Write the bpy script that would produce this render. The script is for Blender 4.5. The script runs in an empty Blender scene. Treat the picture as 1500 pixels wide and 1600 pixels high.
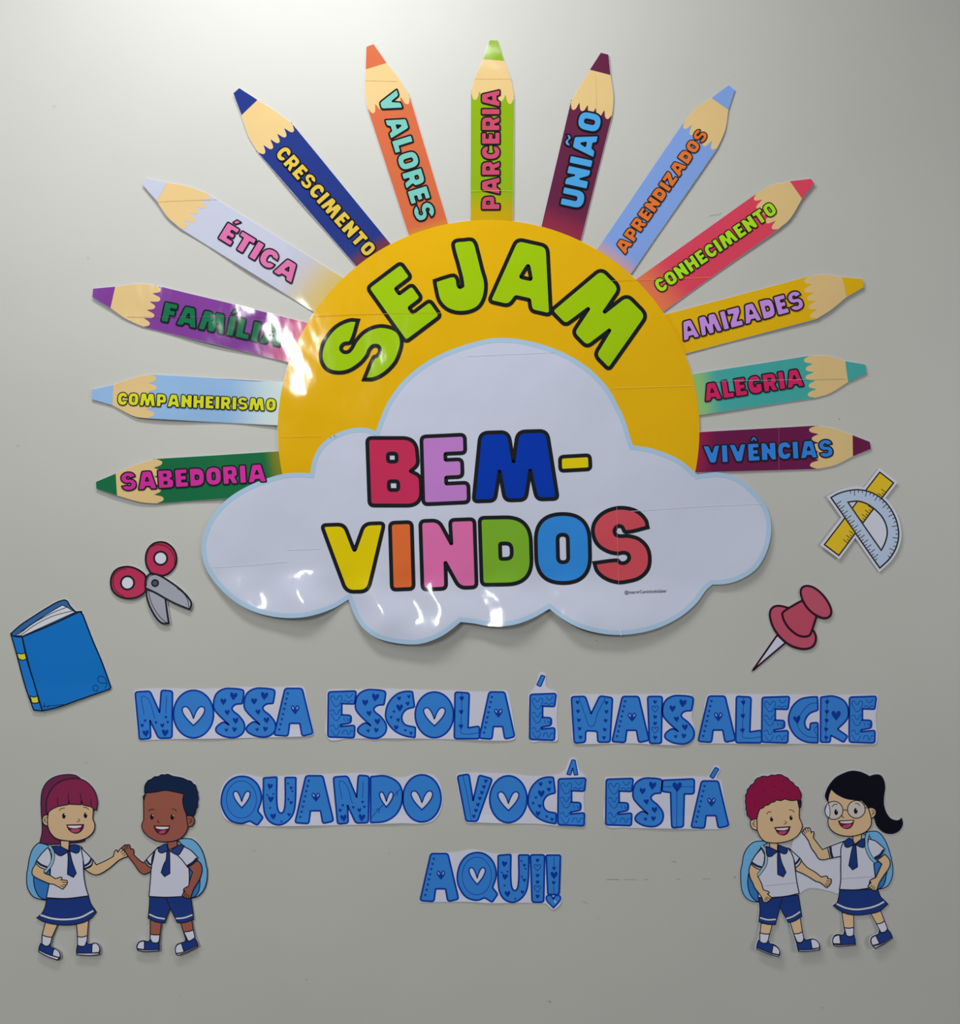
import bpy, math, random
import numpy as np
from mathutils import Vector
from mathutils.geometry import delaunay_2d_cdt

random.seed(7)
C = bpy.context.scene.collection
SC = bpy.context.scene
S = 1.0 / 600.0                 # metres of wall per traced unit
ZC = 1.62                       # height of the middle of the display above the floor
def W(px, py): return ((px - 750.0) * S, (800.0 - py) * S + ZC)

# ------------------------------------------------------------------ camera
D = 2.50
cam = bpy.data.cameras.new('camera'); co = bpy.data.objects.new('camera', cam); C.objects.link(co)
co.location = (0, -D, ZC); co.rotation_euler = (math.pi / 2, 0, 0)
cam.sensor_fit = 'VERTICAL'; cam.sensor_height = 24.0
cam.lens = 24.0 * D / (1600 * S); cam.clip_start = 0.05
SC.camera = co

# ------------------------------------------------------------------ world + lamps + exposure
w = bpy.data.worlds.new('room_ambient'); SC.world = w; w.use_nodes = True
w.node_tree.nodes['Background'].inputs[0].default_value = (0.93, 0.96, 1.0, 1)
w.node_tree.nodes['Background'].inputs[1].default_value = 0.06
def area(name, loc, target, sx, sy, power, col=(1, 1, 1), spread=180):
    l = bpy.data.lights.new(name, 'AREA'); l.shape = 'RECTANGLE'; l.size = sx; l.size_y = sy
    l.energy = power; l.color = col; l.spread = math.radians(spread)
    o = bpy.data.objects.new(name, l); C.objects.link(o); o.location = loc
    o.rotation_euler = (Vector(target) - Vector(loc)).to_track_quat('-Z', 'Y').to_euler()
    return o
area('ceiling_lamp', (-0.75, -1.15, 3.62), (-0.55, -0.3, 1.9), 1.3, 0.35, 18, (0.99, 1.0, 0.97))
area('ceiling_lamp', (-0.2, -1.25, 3.66), (0, -0.3, 1.9), 1.3, 0.35, 15, (0.99, 1.0, 0.97))
area('ceiling_lamp', (-1.62, -5.4, 3.1), (-1.6199, -5.4, 0.6), 0.32, 3.0, 222, (1.0, 1.0, 0.97))
area('ceiling_lamp', (-2.3, -2.3, 3.4), (0, 0, 1.4), 0.25, 1.2, 18, (1.0, 1.0, 0.98))
area('right_fill', (3.2, -3.0, 2.0), (0, 0, 1.5), 1.4, 1.6, 27, (1.0, 1.0, 0.99))  # unseen soft fill, added to brighten the right of the wall; no actual window
SC.view_settings.view_transform = 'Standard'; SC.view_settings.look = 'None'
SC.view_settings.gamma = 1.0; SC.view_settings.use_curve_mapping = False
SC.view_settings.exposure = 0.0

# ------------------------------------------------------------------ helpers: materials
def lin(v):
    v /= 255.0
    return v / 12.92 if v <= 0.04045 else ((v + 0.055) / 1.055) ** 2.4
WALL_A = (0.60, 0.60, 0.568)
def alb(rgb, wall=172):
    ref = lin(wall)
    v = [max(0.003, lin(c) / ref * 0.585) for c in rgb]; k = max(v)
    return tuple(c * min(1.0, 0.90 / k) for c in v)
_m = {}
def nodes(name):
    m = bpy.data.materials.new(name); m.use_nodes = True
    nt = m.node_tree; return m, nt, nt.nodes['Principled BSDF']
def add_bump(nt, b, scale, dist, strength, detail=2.0, src=None, stretch=(1, 1, 1)):
    g = nt.nodes.new('ShaderNodeNewGeometry')
    mp = nt.nodes.new('ShaderNodeMapping'); mp.inputs['Scale'].default_value = stretch
    n = nt.nodes.new('ShaderNodeTexNoise'); n.inputs['Scale'].default_value = scale; n.inputs['Detail'].default_value = detail
    bp = nt.nodes.new('ShaderNodeBump'); bp.inputs['Strength'].default_value = strength; bp.inputs['Distance'].default_value = dist
    nt.links.new(g.outputs['Position'], mp.inputs['Vector']); nt.links.new(mp.outputs[0], n.inputs['Vector'])
    nt.links.new(n.outputs[0], bp.inputs['Height'])
    if src is not None: nt.links.new(src, bp.inputs['Normal'])
    return bp
def finish(nt, b, kind):
    if kind == 'poster':        # glossy laminated print, gently buckled
        b.inputs['Roughness'].default_value = 0.09; b.inputs['Specular IOR Level'].default_value = 0.5
        b1 = add_bump(nt, b, 5.0, 0.010, 0.6, 1.0)
        b2 = add_bump(nt, b, 22.0, 0.0022, 0.5, 1.5, b1.outputs[0], (1, 1, 0.6))
        nt.links.new(b2.outputs[0], b.inputs['Normal'])
    else:
        b.inputs['Roughness'].default_value = 0.42; b.inputs['Specular IOR Level'].default_value = 0.2
        b1 = add_bump(nt, b, 9.0, 0.004, 0.4, 1.0)
        nt.links.new(b1.outputs[0], b.inputs['Normal'])
def M(rgb, wall=172, kind='card'):
    key = (tuple(rgb), wall, kind)
    if key in _m: return _m[key]
    m, nt, b = nodes('print_%02x%02x%02x' % tuple(rgb))
    b.inputs['Base Color'].default_value = (*alb(rgb, wall), 1)
    finish(nt, b, kind); _m[key] = m
    return m
SUNC = (763.5, 673.0); SUNR = 328.5
def Mfade(rgb, end, wall, length, start=0.0):
    """barrel ink that is printed running into the sun's yellow near the disc"""
    m, nt, b = nodes('print_fade')
    g = nt.nodes.new('ShaderNodeNewGeometry')
    cx, cz = W(*SUNC)
    sub = nt.nodes.new('ShaderNodeVectorMath'); sub.operation = 'SUBTRACT'; sub.inputs[1].default_value = (cx, 0, cz)
    mul = nt.nodes.new('ShaderNodeVectorMath'); mul.operation = 'MULTIPLY'; mul.inputs[1].default_value = (1, 0, 1)
    ln = nt.nodes.new('ShaderNodeVectorMath'); ln.operation = 'LENGTH'
    mr = nt.nodes.new('ShaderNodeMapRange'); mr.interpolation_type = 'SMOOTHSTEP'
    mr.inputs['From Min'].default_value = (SUNR + start) * S; mr.inputs['From Max'].default_value = (SUNR + start + length) * S
    mx = nt.nodes.new('ShaderNodeMix'); mx.data_type = 'RGBA'
    mx.inputs[6].default_value = (*alb(end, wall), 1); mx.inputs[7].default_value = (*alb(rgb, wall), 1)
    L = nt.links
    L.new(g.outputs['Position'], sub.inputs[0]); L.new(sub.outputs[0], mul.inputs[0]); L.new(mul.outputs[0], ln.inputs[0])
    L.new(ln.outputs['Value'], mr.inputs['Value']); L.new(mr.outputs[0], mx.inputs[0]); L.new(mx.outputs[2], b.inputs['Base Color'])
    finish(nt, b, 'poster')
    return m

# ------------------------------------------------------------------ helpers: outlines
FR = {'px': (0, 0, 1), 'pA': (130, 420, 4.054), 'pB': (210, 120, 3.5714), 'pC': (540, 40, 3.409), 'pD': (900, 110, 3.75),
      'pE': (990, 400, 3.6585), 'z1': (420, 330, 3.75), 'z2': (740, 330, 3.947), 'z3': (550, 650, 3.75), 'z4': (480, 770, 2.586),
      'c5': (300, 640, 3.2609), 'c6': (740, 640, 3.125),
      'g1u': (30, 1200, 8.8235), 'g1l': (30, 1340, 8.8235), 'b1u': (180, 1195, 8.8235), 'b1l': (180, 1340, 8.8235),
      'b2u': (1140, 1190, 10), 'b2l': (1140, 1340, 10), 'g2u': (1240, 1190, 8.3333), 'g2l': (1270, 1340, 10),
      'h1': (170, 1310, 21.28), 'h2': (80, 1360, 26.6), 'h3': (275, 1370, 26.6), 'h4': (1245, 1285, 26.6), 'h5': (1175, 1380, 26.6), 'h6': (1270, 1355, 26.6), 'h7': (1345, 1360, 26.6),
      'bk': (0, 920, 7.5), 'sc': (160, 830, 9.375), 'pn': (1160, 890, 9.375), 'rl': (1270, 725, 9.14),
      'w1': (200, 1050, 5), 'w2': (500, 1050, 4.8387), 'w3': (810, 1040, 5.1724), 'w4': (1080, 1070, 5), 'w5': (330, 1190, 4.054),
      'w6': (700, 1175, 6.5217), 'w7': (930, 1185, 6.8182), 'w8': (640, 1310, 5.7692)}
def P(s):
    f = FR['px']; out = []
    for t in s.split():
        if t[0] == '@': f = FR[t[1:]]; continue
        c = t.endswith('!'); x, y = t.rstrip('!').split(',')
        out.append((f[0] + float(x) / f[2], f[1] + float(y) / f[2], c))
    return out
def F(frame, x, y):
    f = FR[frame]; return (f[0] + x / f[2], f[1] + y / f[2])
def smooth(pts, closed=True, step=2.2):
    n = len(pts); p = [np.array(q[:2], float) for q in pts]; c = [len(q) > 2 and q[2] for q in pts]
    out = []
    def d(i):
        if closed: v = p[(i + 1) % n] - p[(i - 1) % n]
        else: v = p[min(i + 1, n - 1)] - p[max(i - 1, 0)]
        L = np.linalg.norm(v); return v / L if L > 1e-9 else v
    for i in range(n if closed else n - 1):
        j = (i + 1) % n; a, b = p[i], p[j]; L = np.linalg.norm(b - a)
        if L < 1e-6: continue
        ch = (b - a)
        ta = ch if (c[i] or (not closed and i == 0)) else d(i) * L
        tb = ch if (c[j] or (not closed and j == n - 1)) else d(j) * L
        k = max(2, int(L / step)); k = min(k, 60)
        if c[i] and c[j]: k = max(1, int(L / 8))
        for q in range(k):
            t = q / k; t2 = t * t; t3 = t2 * t
            out.append(a * (2 * t3 - 3 * t2 + 1) + ta * (t3 - 2 * t2 + t) + b * (-2 * t3 + 3 * t2) + tb * (t3 - t2))
    if not closed: out.append(p[-1])
    return np.array(out)
def rp(pts, seg=5):
    """polygon with rounded corners; each point (x, y, r)"""
    n = len(pts); out = []
    for i in range(n):
        a = np.array(pts[i - 1][:2], float); b = np.array(pts[i][:2], float); c = np.array(pts[(i + 1) % n][:2], float)
        la = np.linalg.norm(a - b); lc = np.linalg.norm(c - b); r = min(pts[i][2], la * .499, lc * .499)
        s = b + (a - b) / la * r; e = b + (c - b) / lc * r
        k = seg if r > 0.3 else 1
        if r > 12: k = 12
        if r < 0.05: out.append(b)
        else:
            for q in range(k + 1):
                t = q / k; out.append(s * (1 - t) ** 2 + 2 * b * t * (1 - t) * .92 + b * 0 + e * t * t + b * 2 * t * (1 - t) * .08)
    return dense(np.array(out))
def dense(q, mx=8.0, closed=True):
    out = []; n = len(q)
    for i in range(n if closed else n - 1):
        a = q[i]; b = q[(i + 1) % n]; L = np.linalg.norm(b - a)
        if L < 0.02: continue
        k = max(1, int(math.ceil(L / mx)))
        for s in range(k): out.append(a + (b - a) * s / k)
    if not closed: out.append(q[-1])
    return np.array(out)
def soften(q, it=5):
    q = dense(q, 1.2)
    for _ in range(it): q = (np.roll(q, 1, 0) + 2 * q + np.roll(q, -1, 0)) / 4
    return q
def sarea(q):
    x, y = q[:, 0], q[:, 1]; return 0.5 * float(np.sum(x * np.roll(y, -1) - np.roll(x, -1) * y))
def normals(q, closed=True):
    a = np.roll(q, 1, 0); b = np.roll(q, -1, 0)
    e1 = q - a; e2 = b - q
    if not closed: e1[0] = e2[0]; e2[-1] = e1[-1]
    def nm(e):
        L = np.linalg.norm(e, axis=1)[:, None]; L[L < 1e-9] = 1; return e / L
    e1 = nm(e1); e2 = nm(e2)
    n1 = np.stack([e1[:, 1], -e1[:, 0]], 1); n2 = np.stack([e2[:, 1], -e2[:, 0]], 1)
    m = n1 + n2; L = np.linalg.norm(m, axis=1)[:, None]; L[L < 0.15] = 0.15; m = m / L
    cs = np.clip(np.sum(m * n1, 1), 0.6, 1)[:, None]
    return m / cs
def offset(q, d):
    s = 1 if sarea(q) > 0 else -1
    return q + normals(q) * d * s
def inside(pt, loops):
    r = np.zeros(len(pt), bool)
    for q in loops:
        x1, y1 = q[:, 0], q[:, 1]; x2, y2 = np.roll(x1, -1), np.roll(y1, -1)
        for k in range(0, len(pt), 2000):
            px = pt[k:k + 2000, 0][:, None]; py = pt[k:k + 2000, 1][:, None]
            dy = np.where(y2 == y1, 1e-12, y2 - y1)
            hit = ((y1 > py) != (y2 > py)) & (px < (x2 - x1) * (py - y1) / dy + x1)
            r[k:k + 2000] ^= (hit.sum(1) % 2 == 1)
    return r
def tri(loops, grid=9.0, union=False):
    """constrained triangulation of closed loops (even-odd, or union of all)"""
    V = []; E = []
    for q in loops:
        k = len(V); V += [tuple(v) for v in q]; E += [(k + i, k + (i + 1) % len(q)) for i in range(len(q))]
    A = np.array(V); lo, hi = A.min(0), A.max(0)
    test = (lambda p: np.any([inside(p, [q]) for q in loops], axis=0)) if union else (lambda p: inside(p, loops))
    if grid and max(hi - lo) > grid * 1.5:
        gx = np.arange(math.floor(lo[0] / grid) * grid + grid * .5, hi[0], grid)
        gy = np.arange(math.floor(lo[1] / grid) * grid + grid * .5, hi[1], grid)
        G = np.array([(x, y) for x in gx for y in gy])
        if len(G):
            G = G[test(G)]; V += [tuple(v) for v in G]
    ov, oe, of, *_ = delaunay_2d_cdt([Vector(v) for v in V], E, [], 0, 1e-5)
    ov = np.array([tuple(v) for v in ov]); of = np.array([f for f in of if len(f) == 3])
    cen = ov[of].mean(1); of = of[test(cen)]
    a, b, c = ov[of[:, 0]], ov[of[:, 1]], ov[of[:, 2]]
    cr = (b[:, 0] - a[:, 0]) * (c[:, 1] - a[:, 1]) - (b[:, 1] - a[:, 1]) * (c[:, 0] - a[:, 0])
    ok = np.abs(cr) > 1e-7; of = of[ok]; cr = cr[ok]
    of = np.where((cr > 0)[:, None], of[:, ::-1], of)     # py points down: clockwise there = facing the viewer
    return ov, of

# ------------------------------------------------------------------ helpers: objects
def sstep(a, b, x):
    t = np.clip((x - a) / (b - a), 0, 1); return t * t * (3 - 2 * t)
class Thing:
    def __init__(s, name, label, cat, at, lift=None, dz=0.00012, wall=172, kind='card', group=None):
        s.e = bpy.data.objects.new(name, None); C.objects.link(s.e)
        s.e.empty_display_size = 0.05
        x, z = W(*at); s.o = (x, -0.0006, z); s.e.location = s.o
        s.e['label'] = label; s.e['category'] = cat
        if group: s.e['group'] = group
        s.lift = lift or (lambda x, y: x * 0); s.dz = dz; s.wall = wall; s.kind = kind; s.lv = 1; s.base = 0.0
    def pos(s, v, h):
        x = (v[:, 0] - 750) * S; z = (800 - v[:, 1]) * S + ZC
        y = -(0.0009 + h + (s.base if h > 0 else 0) + s.lift(v[:, 0], v[:, 1]))
        return np.stack([x - s.o[0], y - s.o[1], z - s.o[2]], 1)
    def mesh(s, name, V, Fc, mats, mi, parent=None, label=None, smooth_=True):
        V = np.asarray(V); me = bpy.data.meshes.new(name); me.from_pydata(V.tolist(), [], [tuple(int(i) for i in f) for f in Fc])
        for m in mats: me.materials.append(m)
        if len(mats) > 1: me.polygons.foreach_set('material_index', np.array(mi, 'i'))
        me.polygons.foreach_set('use_smooth', np.full(len(me.polygons), smooth_)); me.update()
        if smooth_:     # normals of the bent sheet itself
            x = (V[:, 0] + s.o[0]) / S + 750; y = 800 - (V[:, 2] + s.o[2] - ZC) / S; e = 1.5
            gx = (s.lift(x + e, y) - s.lift(x - e, y)) / (2 * e * S); gz = (s.lift(x, y - e) - s.lift(x, y + e)) / (2 * e * S)
            N = np.stack([-gx, -np.ones(len(x)), -gz], 1); N /= np.linalg.norm(N, axis=1)[:, None]
            me.normals_split_custom_set_from_vertices(N.tolist())
        o = bpy.data.objects.new(name, me); C.objects.link(o); o.parent = parent or s.e
        if label: o['label'] = label
        return o
    def group(s, name, label=None, parent=None):
        e = bpy.data.objects.new(name, None); C.objects.link(e); e.parent = parent or s.e; e.empty_display_size = 0.03
        if label: e['label'] = label
        return e
    def m(s, rgb): return rgb if not isinstance(rgb, tuple) else M(rgb, s.wall, s.kind)
    def paper(s, loops, rgb, margin=0.0, name='paper_sheet', grid=9.0):
        """closed paper sheet with thickness under the print: union of the loops, widened by the margin"""
        L = [offset(q, margin) if margin else q for q in loops]
        v, f = tri(L, grid, union=True)
        n = len(v); top = s.pos(v, 0.0); bot = top.copy(); bot[:, 1] += 0.0006
        ed = {}
        for t in f:
            for a, b in ((t[0], t[1]), (t[1], t[2]), (t[2], t[0])):
                ed[(a, b)] = 1
        Fc = [tuple(t) for t in f] + [(t[2] + n, t[1] + n, t[0] + n) for t in f]
        Fc += [(b, a, a + n, b + n) for (a, b) in ed if (b, a) not in ed]
        return s.mesh(name, np.vstack([top, bot]), Fc, [s.m(rgb)], [0] * len(Fc), smooth_=False)
    def ribbon(s, q, wd, lv, closed=True):
        q = dense(q, 5.0, closed); nn = normals(q, closed); n = len(q)
        V = s.pos(np.vstack([q + nn * wd / 2, q - nn * wd / 2]), lv * s.dz)
        Fc = []
        for i in range(n if closed else n - 1):
            j = (i + 1) % n; Fc.append((i, j, j + n, i + n))
        a, b, c = V[Fc[0][0]], V[Fc[0][1]], V[Fc[0][2]]
        # face the room
        out = []
        for t in Fc:
            a, b, c, d = (V[k] for k in t)
            cr = (b[0] - a[0]) * (d[2] - a[2]) - (b[2] - a[2]) * (d[0] - a[0]) + (b[0] - c[0]) * 0
            out.append(t if cr > 0 else t[::-1])
        return V, out
    def shape(s, name, loops, fill, stroke=None, sw=1.6, parent=None, label=None, lv=None, grid=9.0):
        """one printed region: flat ink area plus its drawn contour"""
        if isinstance(loops, str): loops = [smooth(P(loops))]
        if isinstance(loops, np.ndarray): loops = [loops]
        if lv is None: lv = s.lv; s.lv += 2
        V = np.zeros((0, 3)); Fc = []; mi = []; mats = []
        if fill is not None:
            v, f = tri([dense(q) for q in loops], grid); V = s.pos(v, lv * s.dz); Fc = [tuple(t) for t in f]
            mi = [0] * len(Fc); mats.append(s.m(fill))
        if stroke is not None:
            mats.append(s.m(stroke))
            for q in loops:
                v2, f2 = s.ribbon(q, sw, lv + 1)
                k = len(V); V = np.vstack([V, v2]); Fc += [tuple(i + k for i in t) for t in f2]; mi += [len(mats) - 1] * len(f2)
        return s.mesh(name, V, Fc, mats, mi, parent, label)
    def line(s, name, path, rgb, wd, parent=None, label=None, lv=None, closed=False):
        q = smooth(P(path), closed) if isinstance(path, str) else path
        if lv is None: lv = s.lv; s.lv += 1
        V, Fc = s.ribbon(q, wd, lv, closed)
        return s.mesh(name, V, Fc, [s.m(rgb)], [0] * len(Fc), parent, label)
    def lines(s, name, paths, rgb, wd, parent=None, lv=None):
        if lv is None: lv = s.lv; s.lv += 1
        V = np.zeros((0, 3)); Fc = []
        for p in paths:
            q = smooth(P(p), False) if isinstance(p, str) else np.array(p, float)
            v, f = s.ribbon(q, wd, lv, False); k = len(V); V = np.vstack([V, v]); Fc += [tuple(i + k for i in t) for t in f]
        return s.mesh(name, V, Fc, [s.m(rgb)], [0] * len(Fc), parent)
def ell(cx, cy, rx, ry=None, n=28, rot=0):
    ry = ry or rx; t = np.linspace(0, 2 * math.pi, n, endpoint=False)
    x = rx * np.cos(t); y = ry * np.sin(t)
    return np.stack([cx + x * math.cos(rot) - y * math.sin(rot), cy + x * math.sin(rot) + y * math.cos(rot)], 1)
def Fe(fr, x, y, rx, ry=None, n=24, rot=0):
    f = FR[fr]; cx, cy = F(fr, x, y); return ell(cx, cy, rx / f[2], (ry or rx) / f[2], n, rot)

# ------------------------------------------------------------------ the wall
bpy_me = bpy.data.meshes.new('wall_back')
X0, X1, Z0, Z1, T = -4.0, 4.0, 0.0, 3.9, 0.15
v = [(x, y, z) for y in (0, T) for z in (Z0, Z1) for x in (X0, X1)]
bpy_me.from_pydata(v, [], [(0, 1, 3, 2), (5, 4, 6, 7), (4, 0, 2, 6), (1, 5, 7, 3), (2, 3, 7, 6), (4, 5, 1, 0)])
wo = bpy.data.objects.new('wall_back', bpy_me); C.objects.link(wo); wo['kind'] = 'structure'
m, nt, b = nodes('painted_plaster')
g = nt.nodes.new('ShaderNodeNewGeometry')
n1 = nt.nodes.new('ShaderNodeTexNoise'); n1.inputs['Scale'].default_value = 2.2; n1.inputs['Detail'].default_value = 4
r1 = nt.nodes.new('ShaderNodeMapRange'); r1.inputs['From Min'].default_value = .3; r1.inputs['From Max'].default_value = .7
r1.inputs['To Min'].default_value = .97; r1.inputs['To Max'].default_value = 1.02
n2 = nt.nodes.new('ShaderNodeTexVoronoi'); n2.inputs['Scale'].default_value = 7.0; n2.inputs['Randomness'].default_value = 1.0
r2 = nt.nodes.new('ShaderNodeMapRange'); r2.inputs['From Min'].default_value = .018; r2.inputs['From Max'].default_value = .04
r2.inputs['To Min'].default_value = .86; r2.inputs['To Max'].default_value = 1.0
mm = nt.nodes.new('ShaderNodeMath'); mm.operation = 'MULTIPLY'
vm = nt.nodes.new('ShaderNodeVectorMath'); vm.operation = 'SCALE'; vm.inputs[0].default_value = WALL_A
L = nt.links
L.new(g.outputs['Position'], n1.inputs['Vector']); L.new(g.outputs['Position'], n2.inputs['Vector'])
L.new(n1.outputs[0], r1.inputs['Value']); L.new(n2.outputs['Distance'], r2.inputs['Value'])
L.new(r1.outputs[0], mm.inputs[0]); L.new(r2.outputs[0], mm.inputs[1]); L.new(mm.outputs[0], vm.inputs['Scale'])
L.new(vm.outputs[0], b.inputs['Base Color'])
b.inputs['Roughness'].default_value = 0.46; b.inputs['Specular IOR Level'].default_value = 0.6
bb = add_bump(nt, b, 420.0, 0.0004, 0.35, 2.0); b2 = add_bump(nt, b, 3.0, 0.01, 0.12, 2.0, bb.outputs[0]); L.new(b2.outputs[0], b.inputs['Normal'])
bpy_me.materials.append(m)
# pencil scuffs and smudges left on the paint
def scuff(pts, wd, dark, name='scuff_mark'):
    q = smooth(P(pts), False); V = []; Fc = []
    nn = normals(q, False)
    for a in (q + nn * wd / 2, q - nn * wd / 2):
        for p_ in a: x, z = W(*p_); V.append((x, -0.00025, z))
    n = len(q)
    for i in range(n - 1): Fc.append((i, i + n, i + n + 1, i + 1))
    me = bpy.data.meshes.new(name); me.from_pydata(V, [], Fc); me.materials.append(M((dark, dark, dark - 4), 172)); me.update()
    o = bpy.data.objects.new(name, me); C.objects.link(o); o.parent = wo
scuff('948,1374.5 958,1374 967,1374.5', 0.9, 120); scuff('974,1374.5 985,1374 995,1374.5', 0.7, 138); scuff('1005,1374.5 1013,1374', 0.8, 138)
scuff('1056,1373.6 1063,1373.4', 0.8, 140); scuff('1098,1373.4 1110,1373', 0.8, 138); scuff('1146,1370.5 1150,1370', 1.6, 140)
scuff('1049,1345.5 1057,1347', 1.2, 142); scuff('910,1408 915,1410 919,1413', 1.0, 148)
scuff('1109,338 1114,336 1121,336 1128,333', 0.8, 135); scuff('857,1564 861,1566', 2.2, 140); scuff('1283,1574 1287,1575', 1.6, 150)
scuff('477,1530 480,1531', 1.8, 150); scuff('931,1000.5 933,1002', 1.8, 150); scuff('1311,654 1312,655.5', 1.4, 120); scuff('131,1192 138,1191', 1.0, 160)

# ------------------------------------------------------------------ glyphs of the poster's chunky capitals (x right, y up, height 1)
def R_(x0, y0, x1, y1, r=.07): return [(x0, y0, r), (x0, y1, r), (x1, y1, r), (x1, y0, r)]
SZ = "848,575! 740,597 722,572 700,570 686,590 692,610 712,617 755,617 805,632 845,672 858,725 848,780 808,820 750,838 700,842 640,822 602,788 588,748! 700,735 712,746 735,748 756,730 752,706 730,698 700,702 650,690 602,655 581,600 590,550 630,506 690,482 750,482 800,500 838,538"
S_PTS = [((x - 580) / 360, (842 - y) / 360, c) for x, y, c in P(SZ)]
GA = {
 'S': (.77, [S_PTS]),
 'E': (.66, [[(0,0,.07),(0,1,.07),(.63,1,.07),(.63,.73,.06),(.34,.73,.02),(.34,.64,.02),(.58,.64,.07),(.58,.38,.07),(.34,.38,.02),(.34,.29,.02),(.66,.29,.07),(.66,0,.07)]]),
 'A': (.95, [[(0,0,.07),(.24,1,.1),(.71,1,.1),(.95,0,.08),(.64,0,.07),(.59,.155,.02),(.385,.155,.02),(.31,0,.08)], [(.40,.46,.03),(.56,.46,.03),(.48,.66,.04)]]),
 'M': (1.2, [[(0,0,.07),(.10,1,.12),(.50,1,.12),(.572,.56,.03),(.63,1,.12),(1.05,1,.12),(1.2,0,.07),(.90,0,.09),(.807,.43,.02),(.745,0,.09),(.447,0,.09),(.372,.43,.02),(.305,0,.08)]]),
 'B': (.78, [[(0,0,.07),(0,1,.07),(.73,1,.34),(.75,.60,.14),(.63,.51,.02),(.78,.44,.14),(.78,0,.34)], R_(.30,.65,.43,.77,.04), R_(.30,.23,.44,.36,.04)]),
 'V': (.94, [[(0,1,.07),(.34,1,.1),(.49,.6,.04),(.64,1,.1),(.94,1,.07),(.69,0,.12),(.36,0,.12)]]),
 'I': (.34, [R_(0,0,.34,1)]),
 'N': (.82, [[(0,0,.07),(0,1,.07),(.28,1,.1),(.46,.65,.02),(.45,1,.07),(.82,1,.07),(.82,0,.07),(.56,0,.1),(.36,.38,.02),(.36,0,.07)]]),
 'D': (.75, [[(0,0,.07),(0,1,.07),(.75,1,.44),(.75,0,.44)], [(.29,.38,.03),(.29,.61,.03),(.46,.61,.09),(.46,.38,.09)]]),
 'O': (.79, [[(0,0,.46),(0,1,.46),(.79,1,.46),(.79,0,.46)], [(.32,.3,.08),(.32,.7,.08),(.47,.7,.08),(.47,.3,.08)]]),
 'T': (.75, [[(0,.7,.07),(0,1,.07),(.75,1,.07),(.75,.7,.07),(.54,.7,.02),(.54,0,.07),(.21,0,.07),(.21,.7,.02)]]),
 'C': (.74, [[(x, y, c) for x, y, c in P(".74,.62! .71,.82 .58,.96 .40,1 .20,.95 .05,.78 0,.5 .05,.22 .2,.05 .4,0 .58,.04 .71,.18 .74,.38! .50,.37! .42,.31 .34,.37 .32,.5 .34,.63 .42,.69 .50,.63!")]]),
 'G': (.76, [[(x, y, c) for x, y, c in P(".72,.64! .70,.83 .57,.97 .40,1 .20,.95 .05,.78 0,.5 .05,.22 .2,.05 .42,0 .60,.02 .76,.12! .76,.53! .42,.53! .42,.38! .36,.40 .32,.5 .34,.63 .42,.69 .50,.64!")]]),
 'R': (.78, [[(0,0,.07),(0,1,.07),(.74,1,.33),(.75,.45,.16),(.62,.38,.03),(.78,0,.09),(.46,0,.09),(.35,.27,.02),(.32,.27,.02),(.32,0,.07)], R_(.30,.58,.45,.72,.04)]),
 'F': (.62, [[(0,0,.07),(0,1,.07),(.62,1,.07),(.62,.72,.06),(.34,.72,.02),(.34,.65,.02),(.57,.65,.07),(.57,.37,.07),(.34,.37,.02),(.34,0,.07)]]),
 'L': (.62, [[(0,0,.07),(0,1,.07),(.34,1,.07),(.34,.30,.02),(.62,.30,.07),(.62,0,.07)]]),
 'U': (.78, [[(0,1,.07),(0,0,.42),(.78,0,.42),(.78,1,.07),(.46,1,.07),(.46,.36,.06),(.32,.36,.06),(.32,1,.07)]]),
 'P': (.74, [[(0,0,.07),(0,1,.07),(.74,1,.36),(.74,.28,.36),(.34,.28,.02),(.34,0,.07)], R_(.30,.56,.45,.72,.04)]),
 'H': (.82, [[(0,0,.07),(0,1,.07),(.33,1,.07),(.33,.66,.02),(.49,.66,.02),(.49,1,.07),(.82,1,.07),(.82,0,.07),(.49,0,.07),(.49,.36,.02),(.33,.36,.02),(.33,0,.07)]]),
 'Z': (.72, [[(0,1,.07),(.72,1,.07),(.72,.72,.06),(.43,.30,.03),(.72,.30,.07),(.72,0,.07),(0,0,.07),(0,.27,.06),(.29,.69,.03),(0,.69,.07)]]),
 "'": (.3, [[(0,0,.03),(.10,.24,.03),(.33,.24,.03),(.16,0,.03)]]),
 '^': (.4, [[(0,0,.03),(.14,.26,.04),(.30,.26,.04),(.44,0,.03),(.28,0,.02),(.22,.09,.01),(.16,0,.02)]]),
 '~': (.5, [[(0,0,.03),(.04,.2,.06),(.2,.26,.06),(.34,.14,.04),(.46,.26,.02),(.5,.1,.05),(.36,-.02,.06),(.2,.1,.05),(.08,-.02,.02)]]),
}
ACC = {'É': ('E', "'"), 'Í': ('I', "'"), 'Ê': ('E', '^'), 'Ã': ('A', '~')}
def glyph_loops(ch, f, h):
    out = []
    for lp in GA[ch][1]:
        if isinstance(lp[0][2], bool): out.append(smooth([(*f(x, y), c) for x, y, c in lp], True, 1.6 if h > 50 else 1.0))
        else: out.append(rp([(*f(x, y), r * h) for x, y, r in lp], 5 if h > 50 else 3))
    return out
INK = (26, 28, 32)
def fitmap(pairs):
    A = np.array([[1, u, v_] for (u, v_), _ in pairs]); B = np.array([p for _, p in pairs])
    X = np.linalg.lstsq(A, B, rcond=None)[0]
    return lambda u, v_: tuple(X[0] + X[1] * u + X[2] * v_)
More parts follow.
